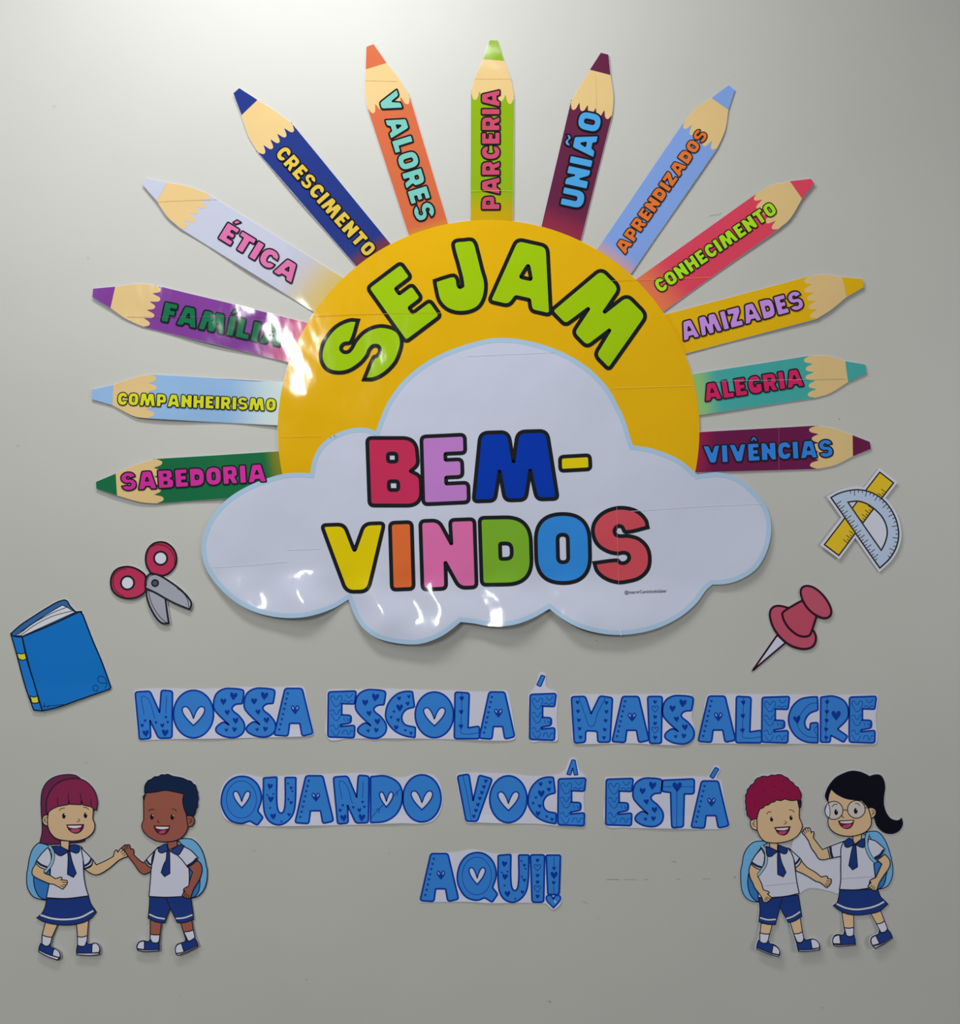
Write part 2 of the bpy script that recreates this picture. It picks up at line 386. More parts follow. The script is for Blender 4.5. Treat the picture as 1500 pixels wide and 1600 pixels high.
def big(th, ch, fr, pairs, rgb, parent=None, lv=14):
    f = fitmap([(uv, F(fr, *p)) for uv, p in pairs])
    a = np.array(f(0, 0)); h = np.linalg.norm(np.array(f(0, 1)) - a)
    return th.shape('letter', glyph_loops(ch, f, h), rgb, INK, 6.0, parent, lv=lv, grid=5.0)
def word(th, text, fr, p0, p1, h, rgb, parent, lv=14, gaps=None, acc_scale=1.0):
    p0 = np.array(F(fr, *p0)); p1 = np.array(F(fr, *p1)); h = h / FR[fr][2]
    L = np.linalg.norm(p1 - p0); d = (p1 - p0) / L; up = np.array([d[1], -d[0]])
    base = [ACC.get(c, (c, None))[0] for c in text]
    gap = 0.075; gl = [gap] * (len(text) - 1)
    for k, g_ in (gaps or {}).items(): gl[k] += g_
    tot = sum(GA[c][0] for c in base) + sum(gl); sx = L / (tot * h); x = 0
    sw = h * 0.075
    for i, c in enumerate(text):
        bc, ac = ACC.get(c, (c, None))
        f = lambda u, v_, x=x: tuple(p0 + d * (x + u) * h * sx + up * v_ * h)
        o = th.shape('letter', glyph_loops(bc, f, h), rgb, INK, sw, parent, lv=lv, grid=9)
        if ac:
            ww = GA[bc][0]; f2 = lambda u, v_, x=x, ww=ww, ac=ac: tuple(p0 + d * (x + ww * .5 + (u - GA[ac][0] * .45) * 1.0) * h * sx + up * (1.10 + v_ * acc_scale) * h)
            th.shape('accent', glyph_loops(ac, f2, h), rgb, INK, sw * .9, parent, lv=lv)
        x += GA[bc][0] + (gl[i] if i < len(gl) else 0)

# ------------------------------------------------------------------ the sun, cloud and pencil poster
CLOUD = "@c5 604,325! 540,322 470,328 390,350 300,385 205,440 130,510 82,585 56,665 56,735 78,812 130,888 220,970 320,1023 420,1050 520,1056 620,1044 720,1012 799,967! 830,1045 875,1108 950,1158 1050,1184 1150,1188 1230,1166 1300,1130 1370,1076! @c6 5,1040 60,1050 130,1052 210,1040 290,1012 368,970! 420,1010 500,1054 600,1084 700,1094 800,1086 900,1060 1000,1010 1080,945 1130,880 1160,853! 1220,850 1290,830 1370,778 1420,700 1444,620 1447,550 1428,480 1388,420 1330,362 1270,325 1200,308 1140,310 1090,318! 1055,285 1000,243 920,207 850,186 778,175! @z2 972,1420 935,1300 890,1200 833,1100 760,1015 680,948 580,888 470,840 350,805 230,786 100,788 @z1 1150,785 1000,843 880,915 780,1005 700,1115 655,1215 628,1290! 580,1273 520,1270 450,1283 380,1312 @c5 720,130 655,185 618,255"
def lift_poster(x, y):
    x = np.asarray(x, float); y = np.asarray(y, float)
    e = 0.0015 + 0 * x
    e = e + 0.0245 * sstep(895, 994, y) * (1 - 0.45 * sstep(900, 1060, x)) * sstep(520, 640, x)
    e = e + 0.0165 * sstep(885, 972, y) * np.exp(-((x - 448) / 75.0) ** 2) + 0.004 * sstep(880, 960, y) * sstep(560, 480, x)
    e = e + 0.0044 * np.sin((x - 455 + 7 * np.sin(y / 13.0)) / 16.7) * sstep(880, 935, y) * sstep(980, 860, x)
    e = e + 0.010 * sstep(1040, 1180, x) * sstep(780, 900, y)
    e = e + 0.004 * (0.5 + 0.5 * np.sin(x / 31.0 + y / 55.0)) * sstep(620, 430, x)
    e = e + 0.006 * sstep(1130, 1300, x) * sstep(640, 300, y)
    e = e + 0.0012 * (1 + np.sin(x / 47.0) * np.sin(y / 61.0))
    return e
TP = Thing('welcome_poster', 'large glossy paper sun with coloured pencil rays and a white cloud reading BEM-VINDOS', 'poster', (763, 1000), lift_poster, dz=0.00013, kind='poster')
cloud_q = dense(smooth(P(CLOUD), True, 4.0), 6.0); sun_q = np.array([p_ for p_ in ell(*SUNC, SUNR, SUNR, 240) if p_[1] < 752])
WOOD = (232, 200, 140)
PENC = [ # text, frame, sunA, shoulderA, midA, tipA, noseA, noseB, tipB, midB, shoulderB, sunB, barrel, end, fade, text colour, wall, baseline p0, p1, height
 ('SABEDORIA','pA',(1255,1158),(468,1205),(335,1245),(213,1298),(87,1350),(90,1393),(222,1436),(365,1476),(470,1487),(1265,1438),(24,100,62),(120,120,30),26,(190,45,145),172,(252,1408),(1168,1350),116,'deep green pencil ray with magenta SABEDORIA lettering'),
 ('COMPANHEIRISMO','pA',(1262,713),(440,672),(330,690),(195,738),(62,768),(62,828),(190,865),(330,935),(415,948),(1262,995),(150,188,232),(200,215,215),90,(208,212,40),182,(222,865),(1225,905),82,'light blue pencil ray with yellow-green COMPANHEIRISMO lettering'),
 ('FAMÍLIA','pA',(1425,332),(475,110),(360,100),(210,118),(70,130),(65,182),(180,252),(275,318),(385,370),(1310,590),(126,62,150),(200,95,130),75,(22,112,75),186,(495,335),(1250,498),128,'purple pencil ray with dark green FAMÍLIA lettering'),
 ('ÉTICA','pB',(1170,1115),(410,655),(310,620),(190,597),(70,572),(52,608),(133,700),(190,785),(262,850),(1000,1308),(205,208,230),(222,196,120),80,(228,120,180),200,(468,905),(880,1158),108,'white pencil ray with pink ÉTICA lettering'),
 ('CRESCIMENTO','pB',(1440,935),(885,270),(795,200),(690,135),(590,72),(558,100),(602,220),(640,335),(692,425),(1240,1058),(44,62,142),(125,60,70),24,(238,205,80),205,(783,440),(1295,1016),86,'navy blue pencil ray with yellow CRESCIMENTO lettering'),
 ('VALORES','pC',(550,1060),(342,382),(290,295),(218,203),(150,103),(112,118),(108,237),(104,350),(118,445),(335,1120),(226,116,76),(228,140,60),12,(130,210,200),205,(168,375),(378,1052),112,'orange pencil ray with pale turquoise VALORES lettering'),
 ('PARCERIA','pC',(893,1050),(897,390),(880,290),(843,190),(810,83),(768,82),(732,183),(688,285),(668,360),(662,1050),(150,188,28),(215,175,20),55,(215,82,118),205,(823,985),(823,345),100,'lime green pencil ray with rose PARCERIA lettering'),
 ('UNIÃO','pC',(1258,1150),(1418,480),(1424,385),(1408,268),(1398,160),(1358,150),(1300,240),(1235,345),(1198,412),(1042,1077),(104,40,72),(150,50,75),45,(80,168,232),195,(1262,985),(1370,480),126,'maroon pencil ray with sky blue UNIÃO lettering'),
 ('APRENDIZADOS','pD',(325,1195),(825,460),(870,355),(890,235),(928,118),(893,90),(792,165),(700,225),(630,305),(122,1048),(126,158,222),(185,150,160),26,(216,112,48),178,(286,1085),(775,385),78,'periwinkle blue pencil ray with orange APRENDIZADOS lettering'),
 ('CONHECIMENTO','pD',(510,1415),(1180,935),(1250,872),(1318,757),(1388,668),(1370,642),(1248,655),(1130,682),(1050,728),(345,1222),(198,62,84),(225,120,80),60,(155,205,30),168,(492,1312),(1180,838),84,'coral red pencil ray with lime CONHECIMENTO lettering'),
 ('AMIZADES','pE',(285,557),(1040,362),(1120,312),(1212,237),(1308,182),(1300,135),(1185,125),(1080,110),(990,122),(165,327),(222,176,18),(205,150,15),10,(188,135,214),165,(282,490),(972,305),112,'golden yellow pencil ray with lilac AMIZADES lettering'),
 ('ALEGRIA','pE',(375,912),(1035,812),(1120,785),(1222,722),(1327,672),(1320,622),(1205,603),(1110,575),(1000,572),(325,674),(60,148,145),(130,170,100),42,(190,32,88),165,(405,835),(972,745),104,'teal pencil ray with crimson ALEGRIA lettering'),
 ('VIVÊNCIAS','pE',(330,1247),(1045,1218),(1150,1195),(1250,1145),(1352,1103),(1345,1063),(1248,1025),(1130,985),(1040,970),(370,1010),(94,24,66),(130,30,66),30,(48,120,206),165,(396,1188),(1137,1150),102,'plum purple pencil ray with blue VIVÊNCIAS lettering'),
]
sheets = [offset(sun_q, 0.7), cloud_q]
pen_build = []
for (txt, fr, sA, shA, mA, tA, nA, nB, tB, mB, shB, sB, col, end, fl, tcol, wall, b0, b1, hh, lab) in PENC:
    q = [np.array(F(fr, *p)) for p in (sA, shA, mA, tA, nA, nB, tB, mB, shB, sB)]
    sA, shA, mA, tA, nA, nB, tB, mB, shB, sB = q
    inn = lambda p: p + (np.array(SUNC) - p) / np.linalg.norm(np.array(SUNC) - p) * 10
    sil = smooth([(*inn(sA), True), (*shA, True), (*mA, False), (*tA, True), (*nA, True), (*nB, True), (*tB, True), (*mB, False), (*shB, True), (*inn(sB), True)], True, 3)
    sheets.append(offset(dense(sil), 0.7)); pen_build.append((txt, fr, q, inn, sil, col, end, fl, tcol, wall, b0, b1, hh, lab))
TP.paper(sheets, (208, 210, 222), 0.0, grid=6.0)
TP.base = 0.0006
for k, (txt, fr, q, inn, sil, col, end, fl, tcol, wall, b0, b1, hh, lab) in enumerate(pen_build):
    sA, shA, mA, tA, nA, nB, tB, mB, shB, sB = q
    TP.wall = wall
    d = ((nA + nB) / 2 - (shA + shB) / 2); d = d / np.linalg.norm(d)
    barrel = dense(smooth([(*inn(sA), True), (*shA, True), (*(shA + d * 4), True), (*(shB + d * 4), True), (*shB, True), (*inn(sB), True)], True, 3))
    pen = TP.shape('pencil', barrel, Mfade(col, end, wall, fl), None, lv=1, label=lab)
    # wood with the scalloped edge running into the barrel
    zz = []; nt_ = 5
    for i in range(nt_ * 2 + 1):
        t = i / (nt_ * 2); p = shB + (shA - shB) * t
        zz.append((*(p + d * (3.5 if i % 2 == 0 else -9.0 - 2 * math.sin(k + i * 1.7))), i % 2 == 0))
    wl = [(*p, False) for p in (mA, tA)] + [(*tB, True), (*mB, False)]
    loop = [(*shA, True), (*mA, False), (*tA, True), (*tB, True), (*mB, False), (*shB, True)] + zz[1:-1]
    TP.shape('wooden_cone', dense(smooth(loop, True, 2.0)), M(WOOD, 194, 'poster'), None, parent=pen, lv=3)
    TP.shape('pencil_tip', dense(smooth([(*tA, True), (*nA, True), (*nB, True), (*tB, True)], True, 2.0)), col, None, parent=pen, lv=5)
    word(TP, txt, fr, b0, b1, hh, tcol, pen, lv=14, gaps={0: .17} if txt == 'VALORES' else None)
TP.wall = 180
TP.shape('sun_disc', sun_q, (224, 174, 16), None, lv=6, label='golden yellow half sun disc behind the cloud')
TP.wall = 172
cl = TP.shape('cloud', cloud_q, (188, 193, 212), None, lv=9, grid=6.0, label='white cloud with a pale blue border along its edge')
bq = offset(cloud_q, -3.6)
V, Fc = TP.ribbon(bq, 7.2, 11); TP.mesh('cloud_border', V, Fc, [M((158, 184, 210), 172, 'poster')], [0] * len(Fc), cl, 'pale blue printed border')
LIME = (150, 188, 12); TP.wall = 178
sj = TP.group('sejam_lettering', 'arched lime green SEJAM heading with black outlines')
big(TP, 'S', 'z1', [((.744,.742),(537,622)),((.022,.261),(548,1008)),((.367,.694),(468,782)),((.41,.333),(612,842)),((.0,.66),(400,930)),((.77,.33),(690,700)),((.4,1.0),(325,770)),((.4,0),(762,845))], LIME, sj)
big(TP, 'E', 'z1', [((0,0),(812,768)),((0,1),(578,450)),((.63,1),(785,302)),((.66,0),(1010,612)),((.34,.68),(745,475)),((.34,.33),(830,595))], LIME, sj)
JP = "@z1 1080,200 1095,178 1140,172 1190,170 1210,190 1225,240 1250,340 1272,430 1258,520 1215,575 1130,598 1050,580 1000,530 978,450 972,412! 1030,392 1085,380 1105,400 1112,440 1122,448 1135,440! 1130,400 1110,320"
TP.shape('letter', JP, LIME, INK, 6, sj, lv=14)
big(TP, 'A', 'z2', [((0,0),(98,556)),((.24,1),(262,178)),((.71,1),(462,212)),((.95,0),(474,645)),((.40,.46),(283,410)),((.56,.46),(358,428)),((.48,.66),(332,335))], LIME, sj)
big(TP, 'M', 'z2', [((0,0),(478,600)),((.10,1),(790,366)),((.50,1),(905,480)),((.572,.57),(818,630)),((.63,1),(930,520)),((1.05,1),(1075,625)),((1.2,0),(835,990)),((.90,0),(740,890)),((.807,.43),(835,732)),((.745,0),(697,850)),((.447,0),(605,750)),((.372,.43),(705,605)),((.305,0),(560,712))], LIME, sj)
bv = TP.group('bem_vindos_lettering', 'multicoloured BEM-VINDOS lettering with black outlines on the cloud'); TP.wall = 172
big(TP, 'B', 'z3', [((0,0),(106,530)),((0,1),(86,128)),((.78,.25),(398,420)),((.73,.8),(384,220)),((.37,.71),(240,237)),((.37,.3),(248,405))], (182,44,82), bv)
big(TP, 'E', 'z3', [((0,0),(425,517)),((0,1),(406,117)),((.63,1),(668,110)),((.66,0),(684,500)),((.34,.68),(540,245)),((.34,.33),(548,388))], (176,116,188), bv)
big(TP, 'M', 'z3', [((0,0),(712,502)),((.10,1),(748,102)),((.50,1),(920,98)),((.572,.57),(945,262)),((.63,1),(972,90)),((1.05,1),(1140,88)),((1.2,0),(1206,487)),((.807,.43),(1040,320)),((.372,.43),(865,320))], (0,52,160), bv)
hq = rp([(*F('z3', 1219, 322), 6), (*F('z3', 1217, 240), 6), (*F('z3', 1392, 230), 6), (*F('z3', 1396, 312), 6)])
TP.shape('hyphen', hq, (222,200,18), INK, 6, bv, lv=14)
big(TP, 'V', 'z4', [((0,1),(60,130)),((.94,1),(314,122)),((.36,0),(162,400)),((.69,0),(246,396)),((.49,.6),(189,236))], (226,202,8), bv)
big(TP, 'I', 'z4', [((0,1),(334,121)),((.34,1),(424,118)),((0,0),(344,391)),((.34,0),(430,387))], (206,100,50), bv)
big(TP, 'N', 'z4', [((0,1),(457,114)),((.82,1),(676,106)),((0,0),(467,389)),((.82,0),(684,381))], (204,102,158), bv)
big(TP, 'D', 'z4', [((0,1),(697,101)),((0,0),(706,371)),((.75,.5),(906,232)),((.375,.5),(800,234))], (112,162,42), bv)
big(TP, 'O', 'z4', [((0,.5),(924,226)),((.79,.5),(1141,222)),((.4,1),(1030,86)),((.4,0),(1037,364))], (46,126,204), bv)
big(TP, 'S', 'c6', [((0,0),(580,842)),((1,0),(940,842)),((0,1),(580,482)),((1,1),(940,482))], (190,72,84), bv)
# joins of the printed A4 sheets
TP.wall = 172
for nm, pth, c_, wd in [('sheet_joint','@px 492,495 560,492 690,490',(190,150,20),.6), ('sheet_joint','@px 955,607 1020,605 1081,603',(232,205,110),.6),
    ('sheet_joint','@px 948,440 1010,438 1110,434',(196,150,20),.5), ('sheet_joint','@px 450,859 475,858 500,857',(200,204,218),.6),
    ('sheet_joint','@px 333,886 400,882 450,877',(206,210,222),.6), ('sheet_joint','@px 985,799 1080,792 1192,787',(203,207,220),.6),
    ('sheet_joint','@px 963,792 964,850 966,912',(196,120,128),.5), ('sheet_joint','@px 967,982 968,991',(228,232,238),1.4), ('sheet_joint','@px 440,683 470,682.5 503,682',(228,190,60),.5),
    ('sheet_joint','@px 200,496 300,496 430,496',(120,85,130),.4), ('sheet_joint','@px 245,317 300,314 340,312',(190,165,125),.5), ('sheet_joint','@px 735,300 770,299 802,300',(170,198,60),.5),
    ('sheet_joint','@px 1216,668 1216,700 1216,733',(150,80,120),.7), ('sheet_joint','@px 1115,596 1230,594 1320,592',(120,170,165),.6), ('sheet_joint','@px 572,127 620,128',(206,178,122),.5),
    ('sheet_joint','@px 740,124 800,124',(206,178,122),.5), ('sheet_joint','@px 930,120 931,175',(206,178,122),.5), ('sheet_joint','@px 728,557 800,554 866,551',(196,200,216),.5), 
    ('sheet_joint','@px 620,360 625,305 688,305',(205,120,85),.0001)]:
    if wd > .01: TP.line(nm, pth, c_, wd, lv=17)
# tiny printed credit line under the S
fc = bpy.data.curves.new('credit', 'FONT'); fc.body = '@IntervirCantinhodoSaber'; fc.size = 1.0; fc.offset = 0.012
fo = bpy.data.objects.new('credit', fc); C.objects.link(fo); bpy.context.view_layer.update()
me = bpy.data.meshes.new_from_object(fo.evaluated_get(bpy.context.evaluated_depsgraph_get()))
bpy.data.objects.remove(fo)
vv = np.array([v_.co[:2] for v_ in me.vertices]); vv -= vv.min(0); sc_ = 66.0 / vv[:, 0].max()
ang = math.radians(-2.2); X = vv * [sc_, -sc_ * 1.15]
q = np.stack([975 + X[:, 0] * math.cos(ang) - X[:, 1] * math.sin(ang), 929 + X[:, 0] * math.sin(ang) + X[:, 1] * math.cos(ang)], 1)
TP.mesh('credit_line', TP.pos(q, 14 * TP.dz), [tuple(p_.vertices) for p_ in me.polygons], [M((70, 70, 76), 172, 'poster')], [0], None)

# ------------------------------------------------------------------ blue heart-patterned words
# glyphs in a unit box, y down
GB = {
 'N': ('r', [(0,.04),(.40,.02),(.655,.45,.01),(.70,0),(1,.02),(.985,.97),(.63,.98),(.40,.62,.01),(.42,.98),(.12,1)]),
 'S': ('s', ".95,.03 .985,.08 .93,.31! .70,.33 .60,.42 .83,.56 1,.72 .98,.88 .8,.98 .55,1 .25,.95 .07,.84 .26,.70 .40,.70 .50,.745! .05,.45 0,.3 .09,.11 .33,.01 .63,0"),
 'A': ('r', [(.28,0),(.72,0),(1,.95),(.72,1),(.66,.735,.02),(.40,.735,.02),(.36,1),(0,.98)]),
 'E': ('r', [(.02,.02),(1,0),(.94,.28,.04),(.49,.27,.01),(.49,.51,.01),(.82,.52),(.82,.68),(.46,.72,.005),(.46,.76,.005),(.95,.73),(.93,1),(0,.98)]),
 'C': ('s', ".90,.01! .97,.34! .68,.40 .54,.55 .64,.71 1,.77! .99,.99! .64,.95 .29,.84 .04,.64 .0,.47 .11,.24 .37,.07 .64,.01"),
 'L': ('r', [(.03,0),(.6,.02),(.55,.77,.02),(1,.73),(1,1),(0,1)]),
 'M': ('r', [(0,.02),(.34,.01),(.48,.38,.02),(.69,0),(1,.04),(.94,.98),(.64,.98),(.63,.75,.05),(.35,.74,.05),(.34,.98),(.07,1)]),
 'I': ('r', [(0,0),(1,0),(.93,1),(.12,1)]),
 'G': ('s', ".97,.0! .985,.29! .69,.37 .54,.54 .60,.69 .71,.72! .73,.57! .985,.56! .985,1! .60,.98 .25,.86 .03,.64 .0,.44 .12,.22 .38,.06 .69,.01"),
 'R': ('s', ".02,.02! .48,.0 .85,.10 1,.28 .97,.48 .62,.71! .98,.86! .83,.99! .38,.84! .35,.99! .01,.99!"),
 'Q': ('s', ".47,0 .70,.04 .89,.20 .96,.45 .87,.71! 1,.84! .86,1! .68,.91! .47,.96 .21,.89 .04,.68 0,.48 .08,.22 .25,.06"),
 'U': ('s', ".0,.02! .41,.0! .42,.62 .54,.76 .65,.62 .66,.01! .99,.01! .95,.65 .80,.88 .49,1 .17,.92 .015,.68"),
 'D': ('s', ".01,.02! .49,.01 .89,.17 1,.47 .84,.78 .49,.95 .01,.99!"),
 'V': ('r', [(0,.04),(.33,0),(.45,.55,.01),(.62,.02),(1,.1),(.57,.98),(.25,.98)]),
 'T': ('r', [(.01,.03),(1,0),(.99,.31),(.69,.31,.02),(.66,.98),(.30,1),(.27,.28,.02),(0,.26)]),
}
BF = (48, 116, 192); BS = (4, 50, 142); BP = (186, 187, 204)
def heart(cx, cy, w_, h_=None, rot=0):
    h_ = h_ or w_
    pts = [(0,-.22,True),(.16,-.46,False),(.36,-.5,False),(.5,-.34,False),(.46,-.08,False),(.26,.2,False),(0,.5,True),(-.26,.2,False),(-.46,-.08,False),(-.5,-.34,False),(-.36,-.5,False),(-.16,-.46,False)]
    c, s_ = math.cos(rot), math.sin(rot)
    return smooth([(cx + (x * w_ * c - y * h_ * s_), cy + (x * w_ * s_ + y * h_ * c), k) for x, y, k in pts], True, 1.2)
def strip(label, fr, back, letters, wall=160, lift=None, acc=None):
    bq_ = smooth(P('@' + fr + ' ' + back), True, 3.0)
    at = (bq_[:, 0].mean(), bq_[:, 1].max())
    th = Thing('word_strip', label, 'lettering', at, lift or (lambda x, y: 0.0008 + 0.0012 * (1 + np.sin(x / 23.0)) * sstep(at[1] - 22, at[1], y)), dz=0.00018, wall=167, group='blue lettering cut-outs')
    th.paper([dense(bq_)], BP)
    for ch, (x0, y0, x1, y1) in letters:
        a = F(fr, x0, y0); b_ = F(fr, x1, y1); w_, h_ = b_[0] - a[0], b_[1] - a[1]
        f = lambda u, v_: (a[0] + u * w_, a[1] + v_ * h_)
        if ch == 'O': loops = [ell(a[0] + w_ / 2, a[1] + h_ / 2, w_ / 2, h_ / 2, 48)]
        elif ch == '!': loops = [rp([(*f(.0, .0), 3), (*f(1, 0), 3), (*f(.9, .74), 3), (*f(.12, .74), 3)])]
        else:
            k, d = GB[ch]
            if k == 'r': loops = [rp([(*f(p[0], p[1]), (p[2] if len(p) > 2 else .055) * h_) for p in d], 3)]
            else: loops = [soften(smooth([(*f(x, y), c) for x, y, c in P(d)], True, 1.3))]
        hw = None
        if ch == 'O': hw = (.50, .54, .56, .40)
        if ch == 'Q': hw = (.49, .47, .40, .34)
        if ch == 'D': hw = (.50, .50, .42, .32)
        lt = th.shape('letter', loops, BF, BS, 2.7, lv=1)
        if hw:
            c_ = f(hw[0], hw[1]); sx_, sy_ = hw[2] * w_, hw[3] * h_
            v0 = smooth([(c_[0] + x * sx_, c_[1] + y * sy_, c) for x, y, c in P("0,.12! .12,-.22 .27,-.46 .42,-.48 .5,-.34 .43,-.08 .24,.22 0,.5! -.24,.22 -.43,-.08 -.5,-.34 -.42,-.48 -.27,-.46 -.12,-.22")], True, 1.2)
            th.shape('heart', v0, BP, BS, 2.0, lt, lv=4, label='pale heart opening')
        def hs(lst, nm='heart'):
            for u, v_, z in lst: th.shape(nm, heart(*f(u, v_), z, z * 1.1, .15 * math.sin(u * 40)), BS, None, 1, lt, lv=4, grid=0)
        def ln(paths, wd=.7):
            th.lines('pattern_line', [smooth([(*f(x, y), k) for x, y, k in P(p)], False, 1.5) for p in paths], BS, wd, lt, lv=4)
        if ch == 'S': hs([(.32,.27,9),(.65,.16,11),(.45,.49,7.5),(.72,.66,8.5),(.42,.85,5),(.68,.84,7)])
        if ch == 'A':
            for k in range(8): hs([(.355 - k * .031 , .11 + k * .108, 3.6)])
            c_ = f(.54, .45); th.shape('heart', heart(c_[0], c_[1], 13, 14), BS, None, 1, lt, lv=4)
            for sx in (-1, 1): th.shape('heart_highlight', ell(c_[0] + sx * 3.4, c_[1] - 3.0, 1.1, 2.6, 10, sx * .5), (140,160,205), None, 1, lt, lv=6, grid=0)
        if ch == 'E': ln([".09,.16 .18,.1 .29,.18 .4,.1 .49,.12 .46,.22 .3,.33 .14,.22 .09,.16", ".08,.43 .18,.4 .30,.50 .42,.4 .50,.42", ".10,.48 .3,.63 .46,.5", ".08,.76 .18,.72 .29,.82 .42,.72", ".1,.82 .28,.95 .42,.84", ".62,.06 .74,.14 .88,.06", ".55,.22 .64,.2 .72,.24 .82,.2 .9,.22", ".5,.92 .56,.85 .66,.84 .72,.93 .82,.84 .9,.86", ".55,.56 .6,.64", ".68,.57 .74,.64 .78,.57"])
        if ch == 'C': hs([(.45,.16,6),(.78,.12,5),(.47,.36,10),(.74,.27,6),(.28,.44,4),(.18,.56,4),(.42,.62,5.5),(.35,.78,7),(.66,.84,4),(.85,.9,5)])
        if ch == 'N': hs([(.19,.72,5),(.29,.88,9.5),(.27,.62,4),(.80,.87,10),(.73,.72,6),(.56,.66,4),(.82,.55,4),(.87,.65,4)]); ln([".24,.50 .24,.12 .54,.58", ".84,.13 .82,.48"])
        if ch == 'L': ln([".3,.02 .28,.5 .26,.86 .3,.89 .6,.9 .98,.87"]); hs([(.30,.14,6.5),(.28,.43,6.5),(.27,.74,6.5)])
        if ch == 'M': ln([".19,.04 .34,.42 .49,.65 .64,.36 .82,.05"]); hs([(.15,.14,5.5),(.16,.33,5.5),(.18,.52,5.5),(.20,.70,5.5),(.22,.88,5.5),(.85,.15,5.5),(.85,.34,5.5),(.83,.53,5.5),(.81,.72,5.5),(.79,.89,5.5)])
        if ch == 'I':
            hs([(.5,.12,5.5),(.5,.44,5.5),(.5,.58,5.5),(.5,.88,6)])
            for v_ in (.27, .72): c_ = f(.5, v_); th.line('heart_outline', heart(c_[0], c_[1], 10, 10), BS, .8, lt, lv=4, closed=True)
        if ch == 'G': ln([".96,.13 .7,.16 .42,.36 .28,.58 .45,.78 .7,.87 .96,.88", ".96,.62 .86,.72 .96,.84"]); hs([(.28,.5,11)])
        if ch == 'R': ln([".26,.02 .22,.5 .2,.97"]); hs([(.25,.13,6),(.24,.34,6),(.23,.53,6),(.21,.72,6),(.21,.9,6)]); c_ = f(.57,.42); th.shape('heart', heart(c_[0], c_[1], 14, 15), BS, None, 1, lt, lv=4)
        if ch == 'Q': th.line('pattern_line', ell(*f(.48, .47), w_ * .36, h_ * .38, 40), BS, .7, lt, lv=4, closed=True)
        if ch == 'U': hs([(.2,.2,8),(.22,.47,8.5),(.3,.83,8.5),(.84,.23,4.5),(.84,.54,5),(.78,.79,5),(.12,.38,3),(.3,.36,3),(.2,.65,3),(.55,.93,3),(.75,.14,3),(.88,.3,3),(.76,.47,3)])
        if ch == 'D': ln([".04,.88 .30,.68 .42,.6", ".7,.44 .82,.36 .95,.26", ".17,.72 .27,.7 .26,.79", ".8,.32 .84,.36 .84,.42"])
        if ch == 'V': ln([".16,.03 .3,.5 .4,.97"]); hs([(.81,.15,5.5),(.76,.27,5.5),(.70,.39,5.5),(.64,.51,5.5),(.59,.64,5.5),(.53,.76,5.5),(.47,.88,5.5)])
        if ch == 'T': ln([".02,.16 .35,.16", ".6,.16 .98,.16", ".46,.2 .46,.6 .45,.98"]); c_ = f(.47,.17); th.shape('heart', heart(c_[0], c_[1], 14, 15), BS, None, 1, lt, lv=4)
        if ch == '!':
            hs([(.55,.25,5.5),(.55,.38,10.5),(.52,.52,5.5)]); ln([".55,.04 .55,.2", ".53,.57 .52,.72"])
            c_ = f(.5, .865); th.shape('heart_dot', heart(c_[0], c_[1], 22, 19), BF, BS, 2.2, lt, lv=6); th.shape('heart_highlight', ell(*f(.62, .87), 1, 2.6, 10, -.4), (200,210,225), None, 1, lt, lv=9, grid=0)
    for nm, pth in (acc or []): th.shape('accent', [rp([(x, y, 1.2) for x, y, _ in P('@' + fr + ' ' + pth)], 3)], BF, BS, 1.7, lv=1)
    return th
strip('blue heart-patterned NOSSA lettering at the start of the first line', 'w1', "45,160 60,140 240,128 520,132 700,128 830,118 1000,118 1200,118 1370,120 1400,220 1452,470 1440,492 1360,502 800,517 400,522 180,530 95,528 80,500",
      [('N',(57,140,350,525)),('O',(357,142,670,512)),('S',(670,128,910,510)),('S',(908,126,1152,506)),('A',(1142,127,1447,498))], 168)
strip('blue heart-patterned ESCOLA lettering in the middle of the first line', 'w2', "52,150 70,132 280,132 420,124 700,132 1000,140 1260,150 1400,140 1425,160 1480,480 1470,508 1390,518 1000,508 500,500 210,503 60,500 50,300",
      [('E',(60,142,275,496)),('S',(268,133,500,498)),('C',(497,143,722,497)),('O',(720,150,1010,495)),('L',(1015,150,1205,502)),('A',(1203,150,1472,505))], 165)
strip('single blue letter É with an accent between ESCOLA and MAIS', 'w3', "80,240 110,200 140,150 165,70 190,52 220,70 225,170 280,200 310,215 318,300 310,420 320,580 310,608 180,610 95,608 85,400",
      [('E',(90,224,305,602))], 162, acc=[('accent', "185,75 215,85 180,168 148,155")])
strip('blue heart-patterned MAIS lettering right of the single letter É', 'w3', "415,250 430,235 600,232 900,232 1200,230 1340,228 1400,240 1410,330 1400,420 1425,520 1410,600 1340,638 1200,640 900,628 480,632 440,620 425,400",
      [('M',(427,243,760,624)),('A',(755,248,1055,620)),('I',(1043,248,1162,626)),('S',(1163,242,1415,630))], 160)
strip('blue heart-patterned ALEGRE lettering at the right end of the first line', 'w4', "50,440 90,280 120,90 200,76 600,74 1000,80 1440,78 1460,95 1440,250 1445,450 1380,462 1000,462 700,460 200,458 60,455",
      [('A',(52,87,345,448)),('L',(345,88,548,450)),('E',(548,90,767,452)),('G',(760,92,992,452)),('R',(1005,88,1224,450)),('E',(1230,88,1445,452))], 155)
